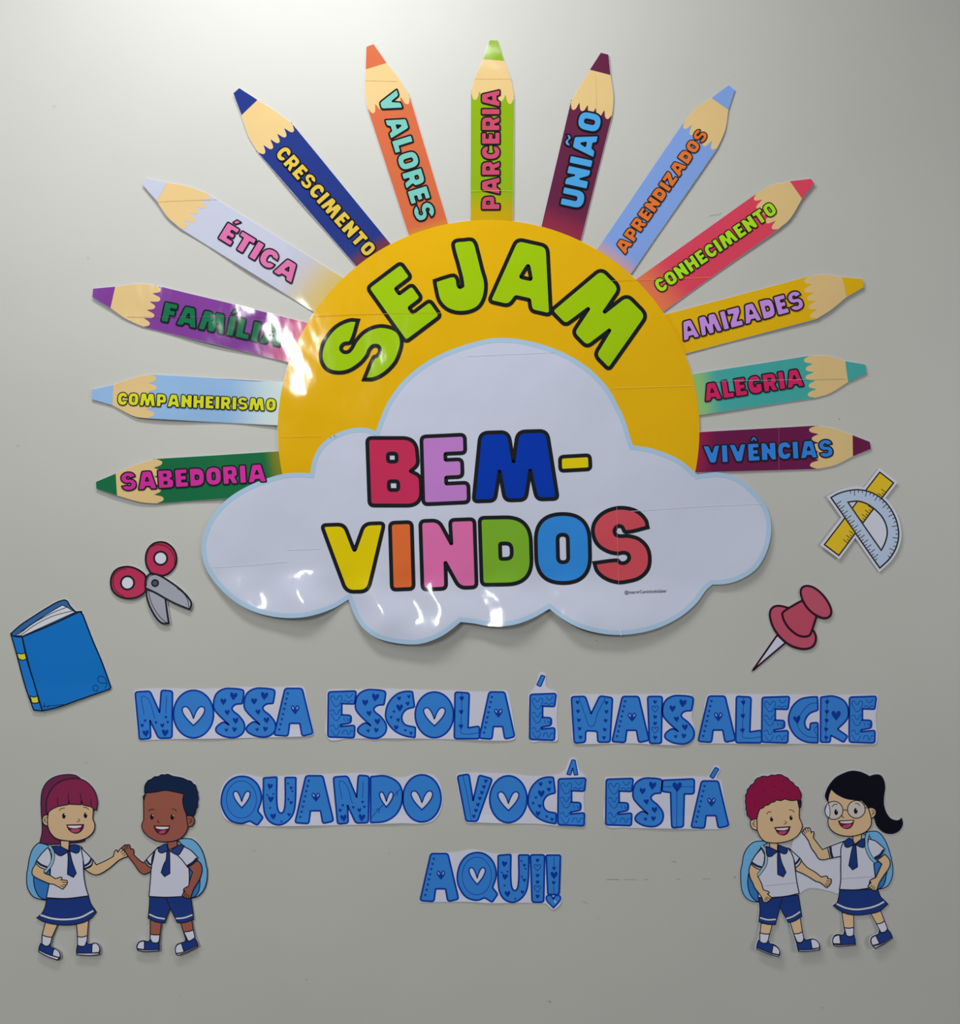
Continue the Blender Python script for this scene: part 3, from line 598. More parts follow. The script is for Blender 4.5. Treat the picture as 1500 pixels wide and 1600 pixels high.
strip('blue heart-patterned QUANDO lettering at the start of the second line', 'w5', "55,230 80,140 150,85 240,84 330,98 600,82 850,76 1000,74 1200,100 1320,76 1420,95 1465,200 1450,320 1380,385 1200,388 900,400 600,404 290,408 200,390 90,360",
      [('Q',(65,92,330,402)),('U',(332,96,540,398)),('A',(532,88,776,390)),('N',(774,84,1000,394)),('D',(1008,88,1212,388)),('O',(1214,82,1456,380))], 152)
strip('blue heart-patterned VOCÊ lettering in the middle of the second line', 'w6', "80,250 100,222 200,210 400,215 640,220 850,245 1100,230 1180,190 1240,70 1280,58 1310,75 1340,180 1400,245 1415,290 1385,450 1390,600 1400,700 1380,750 1100,745 900,730 600,725 300,715 190,715 160,650",
      [('V',(95,222,452,712)),('O',(425,240,805,716)),('C',(815,250,1102,732)),('E',(1118,262,1405,746))], 150, acc=[('accent', "1262,78 1295,80 1322,230 1285,232 1270,160 1250,232 1210,225")])
strip('blue heart-patterned ESTÁ lettering at the end of the second line', 'w7', "100,220 120,200 400,195 700,198 1000,190 1150,195 1200,190 1260,85 1290,75 1330,110 1290,215 1340,240 1380,450 1430,700 1410,735 1300,752 900,745 300,735 110,705 100,400",
      [('E',(110,210,405,714)),('S',(400,208,720,722)),('T',(708,215,1055,735)),('A',(1018,238,1422,740))], 148, acc=[('accent', "1278,92 1316,112 1255,212 1218,190")])
strip('blue heart-patterned AQUI! lettering alone on the lowest line', 'w8', "90,560 130,380 195,140 240,125 400,125 550,100 650,112 800,140 1000,138 1350,140 1370,160 1355,350 1350,480 1372,560 1340,610 1292,640 1250,610 1225,585 1000,578 740,580 500,568 100,572",
      [('A',(95,134,442,566)),('Q',(430,125,795,572)),('U',(798,142,1078,572)),('I',(1088,145,1217,572)),('!',(1230,148,1360,628))], 145)

# ------------------------------------------------------------------ drawings: school children, book, scissors, pin, ruler
OL = (20, 24, 34)
SK1 = (186, 158, 124); SK2 = (136, 78, 66); SHIRT = (184, 185, 202); NAVY = (24, 48, 112); NAVY2 = (34, 56, 118)
BAGL = (96, 152, 194); BAGM = (46, 104, 168); CUFF = (22, 34, 66); SOCK = (188, 190, 206)
WHITE = (198, 200, 214)
def face(th, g_, fr, eyes, brows, nose, mouth, teeth, tongue, lens=None):
    for (x, y) in eyes:
        th.shape('eye', Fe(fr, x, y, 24, 38), (16, 16, 22), None, parent=g_, lv=th.lv, grid=0)
        th.shape('eye_glint', Fe(fr, x + 12, y - 20, 8), (190, 192, 200), None, parent=g_, lv=th.lv + 2, grid=0)
    th.lv += 4
    th.lines('eyebrow', ['@%s %s' % (fr, b_) for b_ in brows], OL, 1.0, g_)
    th.lines('nose', ['@%s %s' % (fr, nose)], OL, .9, g_)
    mo = th.shape('mouth', '@%s %s' % (fr, mouth), (84, 24, 52), (34, 12, 24), 1.3, g_)
    th.shape('teeth', '@%s %s' % (fr, teeth), (214, 214, 222), None, parent=g_)
    th.shape('tongue', '@%s %s' % (fr, tongue), (156, 62, 94), None, parent=g_)
def figure(th, name, label, parts):
    g_ = th.group(name, label)
    loops = []
    for p in parts:
        nm, path, fill = p[0], p[1], p[2]
        if fill == 'LINE': th.line(nm, path, p[3], p[4], g_); continue
        if fill == 'LINES': th.lines(nm, path, p[3], p[4], g_); continue
        q_ = smooth(P(path), True, 1.6) if isinstance(path, str) else path
        loops.append(dense(q_))
        th.shape(nm, q_, fill, p[3] if len(p) > 3 else OL, 1.6, g_, grid=5.0)
    return g_, loops
def liftk(x0, feet=0.016):
    return lambda x, y: 0.0008 + feet * sstep(1405, 1520, y) + 0.0005 * (1 + np.sin(x / 45.0 + y / 70.0))

HR = (116, 34, 68); HRD = (92, 34, 66)
G1 = [('backpack', "@g1u 290,1020 200,1100 150,1230 122,1400 @g1l 112,200 115,380 150,470 210,540 300,570 400,585! 420,300 430,150! @g1u 420,1380 470,1250 450,1100 400,1060 340,1040", BAGL),
 ('backpack_pocket', "@g1l 430,150! 300,200 215,250 210,350 235,450 290,540 390,582! 420,450 430,300!", BAGM),
 ('hair', "@g1u 308,420 330,290 400,180 520,110 680,84 790,100 860,150! 960,300 920,900 915,975! 905,1000 840,1020 700,1035 560,1045 400,1045 290,1030! 322,880 322,750 310,600", HRD),
 ('leg', "@g1l 375,880! 545,905! 470,1080! 430,1200! 335,1170! 335,1050", SK1), ('leg', "@g1l 800,895! 965,850! 955,1060! 950,1180! 825,1180! 820,1070", SK1),
 ('sock', "@g1l 335,1050! 400,1072 470,1080! 440,1190 390,1200 335,1165!", SOCK), ('sock', "@g1l 820,1070! 880,1078 955,1058! 940,1190 880,1200 825,1190!", SOCK),
 ('shoe', "@g1l 320,1160! 380,1195 430,1190 450,1160! 465,1210 510,1225 570,1270 592,1320 585,1365 555,1385! 430,1335 295,1265! 300,1210", NAVY), ('shoe_toe', "@g1l 512,1228! 570,1265 592,1320 582,1350! 485,1322! 495,1260", SOCK), ('shoe_sole', "@g1l 297,1248! 430,1308 580,1352! 555,1382! 430,1340 295,1272!", SOCK),
 ('shoe', "@g1l 825,1180! 860,1200 920,1195 950,1130! 965,1165 1010,1170 1070,1155 1120,1190 1135,1240 1130,1300! 1050,1318 820,1312! 815,1250", NAVY), ('shoe_toe', "@g1l 1025,1172! 1070,1155 1120,1190 1133,1240 1125,1280! 1025,1287!", SOCK), ('shoe_sole', "@g1l 820,1290! 1130,1287! 1120,1310! 1000,1320 820,1312!", SOCK),
 ('arm', "@g1u 1025,1265! 1070,1330! 1200,1270 @h1 170,580! 190,480 265,365 310,450! 430,300 500,300 600,480 650,565 490,640 340,720 200,840 @g1l 1250,140 1150,205 1070,232 1000,215 910,155! 1000,110", SK1),
 ('finger_line', ["@h1 410,460 480,375", "@h1 450,520 550,440", "@h1 500,570 600,505"], 'LINES', OL, 1.1),
 ('skirt', "@g1l 385,555! 660,560 960,525! 990,620 1070,740! 1000,820 900,880 700,915 500,905 350,870 255,820! 330,750 370,660", NAVY),
 ('skirt_stripe', "@g1l 305,780 450,825 640,842 850,815 1030,725", 'LINE', OL, 4.4), ('skirt_stripe', "@g1l 305,780 450,825 640,842 850,815 1030,725", 'LINE', (196,198,210), 2.6),
 ('neck', "@g1u 580,990! 580,1080! 690,1130! 700,1000!", SK1),
 ('shirt', "@g1u 430,1080! 500,1068 560,1080 690,1140! 760,1080 860,1075 890,1200 @g1l 890,50 900,250 925,400 962,520! 660,555 385,545! 430,300 440,150 @g1u 430,1350!", SHIRT),
 ('arm', "@g1l 245,70! 195,150 190,220 230,260 330,310 @h2 0,540 120,550 250,620 400,700 490,755 540,740 570,680! 625,640 630,590! 685,560 690,510! 700,450 680,400 580,380 460,370! 480,290 430,255 320,285 210,325! 0,195 @g1l 350,190 410,150! 300,110", SK1),
 ('finger_line', ["@h2 470,460 690,490", "@h2 500,560 640,590", "@h2 420,600 570,680", "@h2 380,375 460,370"], 'LINES', OL, 1.1),
 ('sleeve', "@g1u 410,1085! 330,1160 265,1245! 235,1300! 300,1360 400,1400! 440,1330 450,1200", SHIRT), ('sleeve_cuff', "@g1u 252,1278 310,1325 400,1362", 'LINE', CUFF, 3.4),
 ('sleeve', "@g1u 860,1090! 940,1170 1025,1260! 1000,1330 905,1380! 890,1250", SHIRT), ('sleeve_cuff', "@g1u 1005,1240 975,1300 905,1345", 'LINE', CUFF, 3.4),
 ('backpack_strap', "@g1u 425,1070 468,1130 478,1230 450,1320 390,1400 @g1l 362,190", 'LINE', OL, 5.4), ('backpack_strap', "@g1u 425,1070 468,1130 478,1230 450,1320 390,1400 @g1l 362,190", 'LINE', (130,165,185), 3.4),
 ('tie', "@g1u 678,1140! 708,1150! @g1l 740,50 795,205! 755,262! 675,220! 685,0", NAVY),
 ('collar', "@g1u 460,1075! 520,1065 580,1070! 690,1138! 640,1172 580,1200 520,1170 480,1110", NAVY), ('collar', "@g1u 698,1132! 708,1052! 800,1050 840,1080 835,1140 800,1165 750,1150", NAVY),
 ('ear', "@g1u 415,640! 360,645 330,690 340,750 380,785 420,790!", SK1), ('ear_line', ["@g1u 400,665 358,690 365,730 400,745", "@g1u 362,710 385,710"], 'LINES', OL, 1.0),
 ('head', "@g1u 410,640! 430,560 560,500 700,480 850,480 960,500 1030,545! 1030,620 1025,690 1050,760 1045,840 1000,910 920,965 800,995 650,992 520,960 440,880 405,790! 402,700", SK1),
 ('fringe', "@g1u 395,630! 385,520 400,400 470,270 580,180 720,140 860,145 960,200 1050,310 1090,440 1085,520 1075,575! 1040,565! 1005,528! 885,500! 868,430! 865,498! 710,492! 696,440! 692,495! 545,522! 450,570", HR),
 ('hair_line', ["@g1u 545,400 538,450 552,515", "@g1u 688,340 690,420 706,490", "@g1u 850,340 860,400 890,495", "@g1u 1000,420 1000,480 1010,525"], 'LINES', OL, 1.1)]
B1 = [('backpack', "@b1u 860,1020! 960,1010 1060,1020 1130,1070 1200,1170 1245,1300 1265,1400 @b1l 1275,150 1270,300 1230,430 1150,520 1050,555! 1030,300 1030,100 @b1u 1000,1200", BAGL),
 ('backpack_pocket', "@b1l 1025,130! 1030,300 1040,552! 1100,530 1145,480 1170,400 1175,280!", BAGM),
 ('arm', "@h1 1010,1064 830,800 650,570 560,430 480,360 445,300 500,245 560,195 620,205! 690,190 730,300 750,350! 810,330 845,400 840,520! @b1u 320,1290 390,1345! 440,1310! 520,1400! @b1l 515,175! 450,210 400,224 360,205", SK2),
 ('finger_line', ["@h1 520,300 570,400", "@h1 560,210 610,340", "@h1 630,210 660,330"], 'LINES', OL, 1.1),
 ('leg', "@b1l 495,845! 650,875! 625,1150! 500,1100!", SK2), ('leg', "@b1l 910,875! 1065,845! 1110,1080! 1000,1130!", SK2),
 ('sock', "@b1l 500,1037! 570,1044 632,1040! 615,1140 560,1150 520,1145! 500,1100", SOCK), ('sock', "@b1l 960,1005! 1030,998 1090,980! 1110,1090 1060,1120 1020,1125!", SOCK),
 ('shoe', "@b1l 325,1230! 320,1190 350,1140 410,1120 450,1130 480,1130 505,1100! 530,1140 580,1150 620,1145! 630,1190 625,1255! 500,1258 400,1262 340,1250", NAVY), ('shoe_toe', "@b1l 325,1225! 325,1190 355,1140 422,1122! 425,1238!", SOCK), ('shoe_sole', "@b1l 325,1230! 430,1243 625,1237! 625,1255! 430,1264 350,1252!", SOCK),
 ('shoe', "@b1l 860,1290! 850,1230 870,1175 920,1150 980,1130 990,1090! 1020,1130 1110,1085! 1140,1130 1160,1190! 1050,1250 885,1315!", NAVY), ('shoe_toe', "@b1l 860,1290! 850,1230 870,1180 930,1150! 972,1272!", SOCK), ('shoe_sole', "@b1l 865,1292! 960,1272 1155,1180! 1160,1195! 1000,1275 885,1315!", SOCK),
 ('shorts', "@b1l 485,530! 700,540 950,525 1050,545! 1075,700 1090,835! 980,875 870,880! 765,680! 690,885! 580,870 465,820! 480,650", NAVY), ('shorts_seam', "@b1l 710,545 765,680", 'LINE', OL, 1.3),
 ('shorts_stripe', ["@b1l 480,768 580,810 695,830", "@b1l 850,825 960,815 1075,775"], 'LINES', OL, 3.8), ('shorts_stripe', ["@b1l 480,768 580,810 695,830", "@b1l 850,825 960,815 1075,775"], 'LINES', (200,202,214), 2.2),
 ('neck', "@b1u 725,1030! 735,1130! 750,1170! 865,1110! 855,1020!", SK2),
 ('shirt', "@b1u 560,1170! 620,1120 740,1170! 860,1120 960,1110! 1010,1250 @b1l 1020,80 1030,250 1025,400! 965,430 940,525! 700,535 475,525! 490,350 510,100 @b1u 520,1350", SHIRT),
 ('arm', "@b1l 1010,110! 1145,30! 1190,80 1205,170 @h3 1010,60 930,200 760,480 690,670 620,850 540,862 470,860 390,840 330,790 280,740 330,660 400,560! 330,510 400,430 550,350! 600,120 @b1l 1075,190!", SK2),
 ('finger_line', ["@h3 460,620 350,790", "@h3 510,680 430,840", "@h3 570,720 540,850"], 'LINES', OL, 1.1),
 ('sleeve', "@b1u 600,1130! 500,1230 415,1325! 460,1380 510,1410! 515,1280 550,1180!", SHIRT), ('sleeve_cuff', "@b1u 438,1302 470,1350 512,1375", 'LINE', CUFF, 3.2),
 ('sleeve', "@b1u 940,1110! 1050,1170 1150,1270! 1100,1340 1010,1405! 930,1300 870,1240!", SHIRT), ('sleeve_cuff', "@b1u 1135,1275 1080,1335 1000,1385", 'LINE', CUFF, 3.4),
 ('tie', "@b1u 722,1170! 757,1170! 760,1300 @b1l 762,205! 690,250! 643,195! 680,80 @b1u 710,1300", NAVY),
 ('collar', "@b1u 705,1080! 612,1130 605,1180 650,1205 738,1168! 722,1100!", NAVY2), ('collar', "@b1u 768,1180! 860,1112! 900,1090 950,1110 920,1180 880,1230 820,1212", NAVY2),
 ('ear', "@b1u 980,700! 1040,690 1090,720 1100,770 1070,830 1000,850!", SK2), ('ear_line', ["@b1u 1020,735 1060,740 1058,775 1025,800", "@b1u 1030,765 1055,770"], 'LINES', OL, 1.0),
 ('head', "@b1u 420,400 560,330 700,325 950,370! 970,500 990,690! 1012,850! 980,930 900,1010 760,1050 600,1045 480,990 400,910 375,830 402,750! 402,600 402,480", SK2),
 ('hair', "@b1u 415,380! 420,280 470,205 500,195 560,155 600,155 650,128 690,132 730,122 790,145 830,155 890,165 950,180 1000,205 1050,218 1080,255 1110,270 1125,320 1145,370 1145,410 1155,450 1140,500 1145,560 1120,600 1110,650 1085,695! 1000,690! 960,600 940,480 955,395! 850,370 700,345 580,365 500,375", (14, 32, 62), (10, 18, 36)),
 ('sideburn', "@b1u 395,430! 432,385! 412,450 402,500!", (14, 24, 44))]
B2 = [('backpack', "@b2u 620,1245! 500,1235 380,1250 290,1320 220,1440 190,1600 @b2l 170,200 175,430 200,540 260,630 350,680 455,690! 450,400 350,100 @b2u 480,1350", BAGL),
 ('backpack_pocket', "@b2l 290,250! 278,400 310,550 380,650 455,690! 440,550 380,430", BAGM),
 ('leg', "@b2l 480,1010! 660,1020! 600,1200! 550,1310! 450,1270! 460,1150", SK1), ('leg', "@b2l 935,990! 1095,925! 1120,1130! 1140,1260! 1020,1290! 980,1160", SK1),
 ('sock', "@b2l 455,1150! 530,1167 608,1167! 560,1300 500,1305 450,1280!", SOCK), ('sock', "@b2l 980,1165! 1060,1162 1120,1135! 1135,1265 1080,1295 1030,1285!", SOCK),
 ('shoe', "@b2l 430,1260! 490,1300 550,1300 585,1260! 600,1305 670,1325 730,1370 758,1430 750,1480 725,1503! 560,1450 398,1385! 405,1330", NAVY), ('shoe_toe', "@b2l 655,1330! 720,1365 755,1420 745,1475! 630,1450!", SOCK), ('shoe_sole', "@b2l 402,1367! 600,1447 748,1482! 725,1503! 560,1455 398,1388!", SOCK),
 ('shoe', "@b2l 1020,1290! 1080,1300 1130,1260 1135,1215! 1160,1255 1230,1245 1300,1245 1360,1290 1380,1340 1375,1400! 1280,1415 1045,1425! 1030,1350", NAVY), ('shoe_toe', "@b2l 1240,1250! 1300,1245 1360,1290 1377,1340 1370,1370! 1260,1387!", SOCK), ('shoe_sole', "@b2l 1045,1402! 1260,1395 1375,1368! 1370,1397! 1260,1418 1050,1425!", SOCK),
 ('shorts', "@b2l 450,620! 700,620 1070,575! 1090,700 1118,905! 1000,975 905,998! 780,775! 700,1030! 570,1020 445,985! 465,800", NAVY), ('shorts_seam', "@b2l 820,620 775,775", 'LINE', OL, 1.3),
 ('shorts_stripe', ["@b2l 465,925 580,955 710,950", "@b2l 875,940 980,905 1095,835"], 'LINES', OL, 3.8), ('shorts_stripe', ["@b2l 465,925 580,955 710,950", "@b2l 875,940 980,905 1095,835"], 'LINES', (196,198,212), 2.2),
 ('neck', "@b2u 615,1240! 620,1340! 740,1390! 745,1240!", SK1),
 ('arm', "@b2l 1020,150! 1100,25! 1200,140 1330,220 @h6 340,390! 450,365 560,350 600,390 590,450! 680,465 755,490 740,570! 745,640 690,670! 680,730 620,770! 580,820 530,810 400,700 240,600 120,570 @b2l 1240,300 1130,240 1030,200!", SK1),
 ('finger_line', ["@h6 550,540 740,570", "@h6 540,620 690,680", "@h6 490,670 610,770"], 'LINES', OL, 1.1),
 ('shirt', "@b2u 560,1320! 740,1390! 900,1340 970,1400 @b2l 1000,50 1020,200 1045,380 1080,550! 870,595 640,615! 440,615! 440,280! 560,100 @b2u 580,1480", SHIRT),
 ('shirt_fold', "@b2l 520,435 700,420 1040,385", 'LINE', (140,142,158), .9),
 ('arm', "@b2l 325,90! 298,180 310,290 @h5 30,0 100,170 250,370 380,560 460,755 540,775 640,750 720,680 790,590 720,510 620,415! 690,390 690,335 580,290 460,250! 410,120 380,0 @b2l 432,278! 500,160", SK1),
 ('finger_line', ["@h5 590,540 730,640", "@h5 540,560 660,720", "@h5 510,620 560,740"], 'LINES', OL, 1.1),
 ('sleeve', "@b2u 490,1350! 400,1450 345,1540! @b2l 325,90! 400,150 490,185! 530,60 @b2u 540,1450!", SHIRT), ('sleeve_cuff', "@b2l 335,65 410,115 500,145", 'LINE', CUFF, 3.6),
 ('sleeve', "@b2u 900,1340! 980,1400 1090,1500! @b2l 1115,30! 1080,100 1020,150! 1000,30 @b2u 960,1420!", SHIRT), ('sleeve_cuff', "@b2l 1085,5 1055,55 1010,95", 'LINE', CUFF, 3.4),
 ('backpack_strap', "@b2u 490,1300 550,1380 565,1500 550,1600 @b2l 500,180 435,268", 'LINE', OL, 5.2), ('backpack_strap', "@b2u 490,1300 550,1380 565,1500 550,1600 @b2l 500,180 435,268", 'LINE', (130,165,185), 3.2),
 ('tie', "@b2u 745,1395! 768,1400! @b2l 800,50 872,220! 830,290! 745,250! 740,0", NAVY),
 ('collar', "@b2u 560,1310! 620,1330! 748,1392! 690,1430 640,1470 580,1460", NAVY), ('collar', "@b2u 750,1382! 760,1290! 830,1320 890,1350 890,1400 860,1430 800,1415", NAVY),
 ('ear', "@b2u 430,870! 370,880 322,910 322,990 360,1045 430,1065!", SK1), ('ear_line', ["@b2u 395,915 358,950 365,990 400,1010", "@b2u 362,965 390,970"], 'LINES', OL, 1.0),
 ('head', "@b2u 418,880! 440,780 520,670 650,600 780,575 900,565 1055,590! 1080,700 1080,860 1125,980 1110,1060 1050,1150 950,1215 800,1255 650,1260 540,1235 460,1150 422,1060!", SK1),
 ('sideburn', "@b2u 1050,590! 1100,590 1100,700 1078,720!", (50, 14, 34)),
 ('hair', "@b2u 325,905! 300,860 262,820 262,780 245,720 250,680 238,620 245,560 240,520 265,480 270,430 300,400 325,360 380,325 385,295 430,250 470,240 500,222 550,222 600,225 650,200 700,208 740,195 800,198 840,222 900,250 930,290 980,320 1010,365 1060,395 1080,440 1105,480 1108,530 1090,600! 1040,590 980,600 900,590 860,575 790,600 720,592 690,620 640,630 600,665 540,680 520,710 470,730 440,790 418,880!", (124, 18, 58)),
 ('hair_curl', ["@b2u 490,310 515,325", "@b2u 665,385 700,382", "@b2u 800,460 830,445", "@b2u 510,440 535,455", "@b2u 360,400 380,412", "@b2u 820,300 840,285", "@b2u 900,345 920,340", "@b2u 425,500 442,510", "@b2u 315,525 330,530", "@b2u 540,545 560,555", "@b2u 650,565 670,560", "@b2u 780,555 805,548", "@b2u 900,490 925,485", "@b2u 1010,545 1035,540", "@b2u 290,630 305,640", "@b2u 390,612 410,620", "@b2u 520,620 540,625", "@b2u 380,685 400,690"], 'LINES', (92, 14, 46), 1.3)]
HN = (3, 7, 20)
G2 = [('backpack', "@g2u 890,930! 1000,905 1090,910 1170,990 1230,1120 1270,1260 @g2l 1220,0 1245,150 1235,300 1180,420 1110,470 1005,495! 960,300 940,80 @g2u 1000,1000", BAGL),
 ('backpack_pocket', "@g2l 945,80! 1060,60 1150,200 1140,270 1120,380 1070,460 1000,490! 960,300!", BAGM),
 ('hair', "@g2u 410,420 450,320 540,210 650,150 750,120 850,130 930,160 985,190! 1050,170 1120,175 1165,230 1185,330 1170,450 1170,560 1200,660 1260,740 1340,765 1385,750 1400,730! 1415,800 1390,870 1330,920 1250,935 1160,910 1080,830 1050,740! 1000,600! 600,600 435,510! 410,460", HN),
 ('leg', "@g2l 445,850! 630,875! 625,1070! 610,1200! 490,1180! 470,1060", SK1), ('leg', "@g2l 890,855! 1045,805! 1105,970! 1145,1090! 1040,1150! 975,1015", SK1),
 ('sock', "@g2l 475,1075! 550,1082 622,1070! 605,1190 550,1205 500,1190!", SOCK), ('sock', "@g2l 975,1020! 1050,1006 1105,972! 1140,1095 1090,1140 1040,1145!", SOCK),
 ('shoe', "@g2l 290,1320! 285,1250 320,1190 380,1175 450,1180 480,1120! 510,1195 560,1205 620,1185! 635,1250 635,1325! 500,1340 380,1350 310,1340", NAVY), ('shoe_toe', "@g2l 290,1310! 285,1250 320,1200 395,1180! 405,1312!", SOCK), ('shoe_sole', "@g2l 292,1318! 410,1327 635,1310! 632,1328! 410,1348 310,1342!", SOCK),
 ('shoe', "@g2l 900,1340! 875,1290 890,1220 950,1185 1000,1165 1015,1105! 1050,1155 1150,1100! 1190,1150 1215,1220! 1080,1310 935,1378!", NAVY), ('shoe_toe', "@g2l 900,1335! 880,1290 890,1225 955,1185! 1008,1307!", SOCK), ('shoe_sole', "@g2l 905,1342! 1020,1312 1208,1208! 1215,1224! 1050,1320 935,1376!", SOCK),
 ('skirt', "@g2l 415,500! 650,500 1005,480! 1050,600 1110,660 1165,715! 1040,820 880,865 700,885 540,870 400,810 315,740! 370,700 400,600", NAVY),
 ('skirt_stripe', "@g2l 365,715 500,775 660,800 850,780 1000,735 1105,680", 'LINE', OL, 4.2), ('skirt_stripe', "@g2l 365,715 500,775 660,800 850,780 1000,735 1105,680", 'LINE', (192,194,206), 2.5),
 ('neck', "@g2u 760,940! 770,1030! 790,1070! 875,1010! 880,930!", SK1),
 ('arm', "@h4 600,1064 520,880 450,720 380,620 310,520 200,400 215,350 255,350! 260,290 310,265! 330,215 380,195 430,230! 490,190 530,240 575,390! 620,370 670,360 690,430 660,610! @g2u 370,1140! 450,1105! 490,1250! 340,1268 270,1180", SK1),
 ('finger_line', ["@h4 250,340 350,450", "@h4 330,250 400,400", "@h4 430,230 470,370", "@h4 575,390 575,460"], 'LINES', OL, 1.1),
 ('sleeve', "@g2u 435,1110! 650,1030! 615,1225! 470,1255!", SHIRT), ('sleeve_cuff', "@g2u 472,1102 480,1180 500,1245", 'LINE', CUFF, 4.0),
 ('shirt', "@g2u 640,1040! 720,1010 790,1075! 875,1010 940,1000! 1000,1100 1050,1290! @g2l 945,80 955,200 968,300! 890,350 860,470! 650,495 410,490! 430,350 430,150 @g2u 610,1250 610,1130", SHIRT),
 ('shirt_fold', "@g2l 440,325 650,310 940,290", 'LINE', (140,142,158), .9),
 ('arm', "@g2l 1000,30! 1120,-60! 1190,30 1190,130 @h7 900,230 760,450 700,600 630,790 560,812 460,790 380,740 320,690 270,640 330,560 400,480! 350,400 450,340 590,280! 650,160 @g2l 1070,95!", SK1),
 ('finger_line', ["@h7 460,580 340,690", "@h7 530,620 420,750", "@h7 570,670 520,790"], 'LINES', OL, 1.1),
 ('sleeve', "@g2u 965,1000! 1060,1030 1180,1130! 1120,1225 1040,1275! 960,1170", SHIRT), ('sleeve_cuff', "@g2u 1165,1140 1120,1205 1045,1250", 'LINE', CUFF, 3.6),
 ('backpack_strap', "@g2u 960,930 938,1020 950,1130 1000,1240 1060,1300", 'LINE', OL, 6.0), ('backpack_strap', "@g2u 960,930 938,1020 950,1130 1000,1240 1060,1300", 'LINE', (110,160,195), 4.0),
 ('tie', "@g2u 768,1080! 802,1080! 812,1200 824,1362! 762,1402! 713,1345! 740,1200", NAVY),
 ('collar', "@g2u 722,985! 660,1030 655,1080 690,1110 782,1072! 765,1020!", NAVY), ('collar', "@g2u 798,1072! 870,1010! 918,990! 915,1100 880,1110", NAVY),
 ('ear', "@g2u 965,590! 1030,600 1065,640 1050,700 990,745!", SK1), ('ear_line', ["@g2u 1005,628 1040,640 1035,670 1005,690", "@g2u 1010,660 1035,662"], 'LINES', OL, 1.0),
 ('head', "@g2u 480,350! 560,420 700,480 870,490! 960,590! 978,640 1005,740! 1000,820 940,900 830,950 720,965 600,950 500,900 445,820 440,740! 460,650 440,500! 450,430", SK1)]

ph = Thing('children_cutout', 'paper cut-out of a maroon-haired girl and a dark-haired boy touching hands, lower left', 'cut-out', (190, 1495), liftk(0, .011), dz=0.00004, wall=163, group='pairs of school children')
def sil_of(parts):
    out = []
    for p in parts:
        if p[2] in ('LINE', 'LINES'): continue
        out.append(dense(smooth(P(p[1]), True, 1.6) if isinstance(p[1], str) else p[1]))
    return out
PAPER2 = (194, 196, 210)
ph.paper(sil_of(G1) + sil_of(B1), PAPER2, 0.9, grid=9)
gA, _ = figure(ph, 'girl_figure', 'girl with straight maroon hair, white shirt, navy tie and skirt', G1)
face(ph, gA, 'g1u', [(628, 652), (925, 645)], ["565,580 590,550 640,543", "895,535 935,535 970,565"], "825,690 845,712 830,728 805,728", "668,775! 900,770! 890,820 850,870 790,890 730,870 690,830", "680,787! 872,784! 860,805 770,820 700,808", "720,850 780,830 850,835 830,870 780,882")
ph.lv = 30
gB, _ = figure(ph, 'boy_figure', 'boy with short dark navy hair, brown skin, white shirt and navy shorts', B1)
face(ph, gB, 'b1u', [(515, 710), (795, 712)], ["470,630 500,605 550,605", "790,600 830,605 855,635"], "605,745 590,770 600,782 630,785", "545,835! 760,835! 740,900 700,940 640,945 590,920 560,880", "565,844! 750,846! 740,865 660,878 580,865", "610,925 640,900 700,892 695,930 640,940")
ph2 = Thing('children_cutout', 'paper cut-out of a curly red-haired boy and a ponytailed girl in glasses, lower right', 'cut-out', (1280, 1490), liftk(0, .017), dz=0.00004, wall=160, group='pairs of school children')
GAP = dense(smooth(P("@b2u 1000,1230! 1110,1120! 1230,1240 1330,1420 1420,1520! @g2u 480,1250! 620,1225! @g2l 440,300! 405,500 375,545! 300,515 200,490 80,465 @b2l 1300,455 1220,465 1140,500 1095,540! 1030,300! @b2u 960,1400!"), True, 2))
ph2.paper(sil_of(B2) + sil_of(G2) + [GAP, Fe('g2u', 515, 628, 118)], (188, 190, 206), 1.5, grid=9)
gC, _ = figure(ph2, 'boy_figure', 'boy with curly dark red hair, white shirt and navy shorts', B2)
face(ph2, gC, 'b2u', [(647, 890), (950, 868)], ["570,810 600,775 645,775", "920,745 970,750 1000,780"], "850,915 878,940 865,960 835,962", "695,1020! 935,1005! 915,1070 870,1125 810,1135 750,1110 715,1060", "710,1034! 908,1020! 890,1048 800,1060 725,1050", "745,1098 800,1078 880,1078 850,1118 800,1128")
ph2.lv = 1
gD, _ = figure(ph2, 'girl_figure', 'girl with a black ponytail, round glasses and navy skirt', G2)
for x, y, r in ((515, 628, 118), (808, 615, 115)):
    ph2.shape('lens', Fe('g2u', x, y, r, n=40), (176, 168, 164), OL, 1.4, gD)
ph2.shape('lens_edge', "@g2u 400,630 420,560 440,530! 462,600 465,680 455,725! 415,690", (190,190,204), OL, 1.1, gD)
ph2.lines('glasses_bridge', ["@g2u 630,630 660,620 690,630", "@g2u 922,592 990,598"], OL, 1.2, gD)
ph2.shape('fringe', "@g2u 480,345! 560,410 700,478 870,505! 900,480! 860,440 600,300!", HN, None, 1, gD)
face(ph2, gD, 'g2u', [(545, 650), (800, 635)], ["490,580 520,550 560,548", "790,535 830,540 852,570"], "630,690 618,708 630,718 652,718", "575,765! 775,755! 755,820 710,860 650,858 600,820", "595,772! 767,762! 750,785 670,795 605,788", "625,838 680,812 745,808 715,848 660,856")

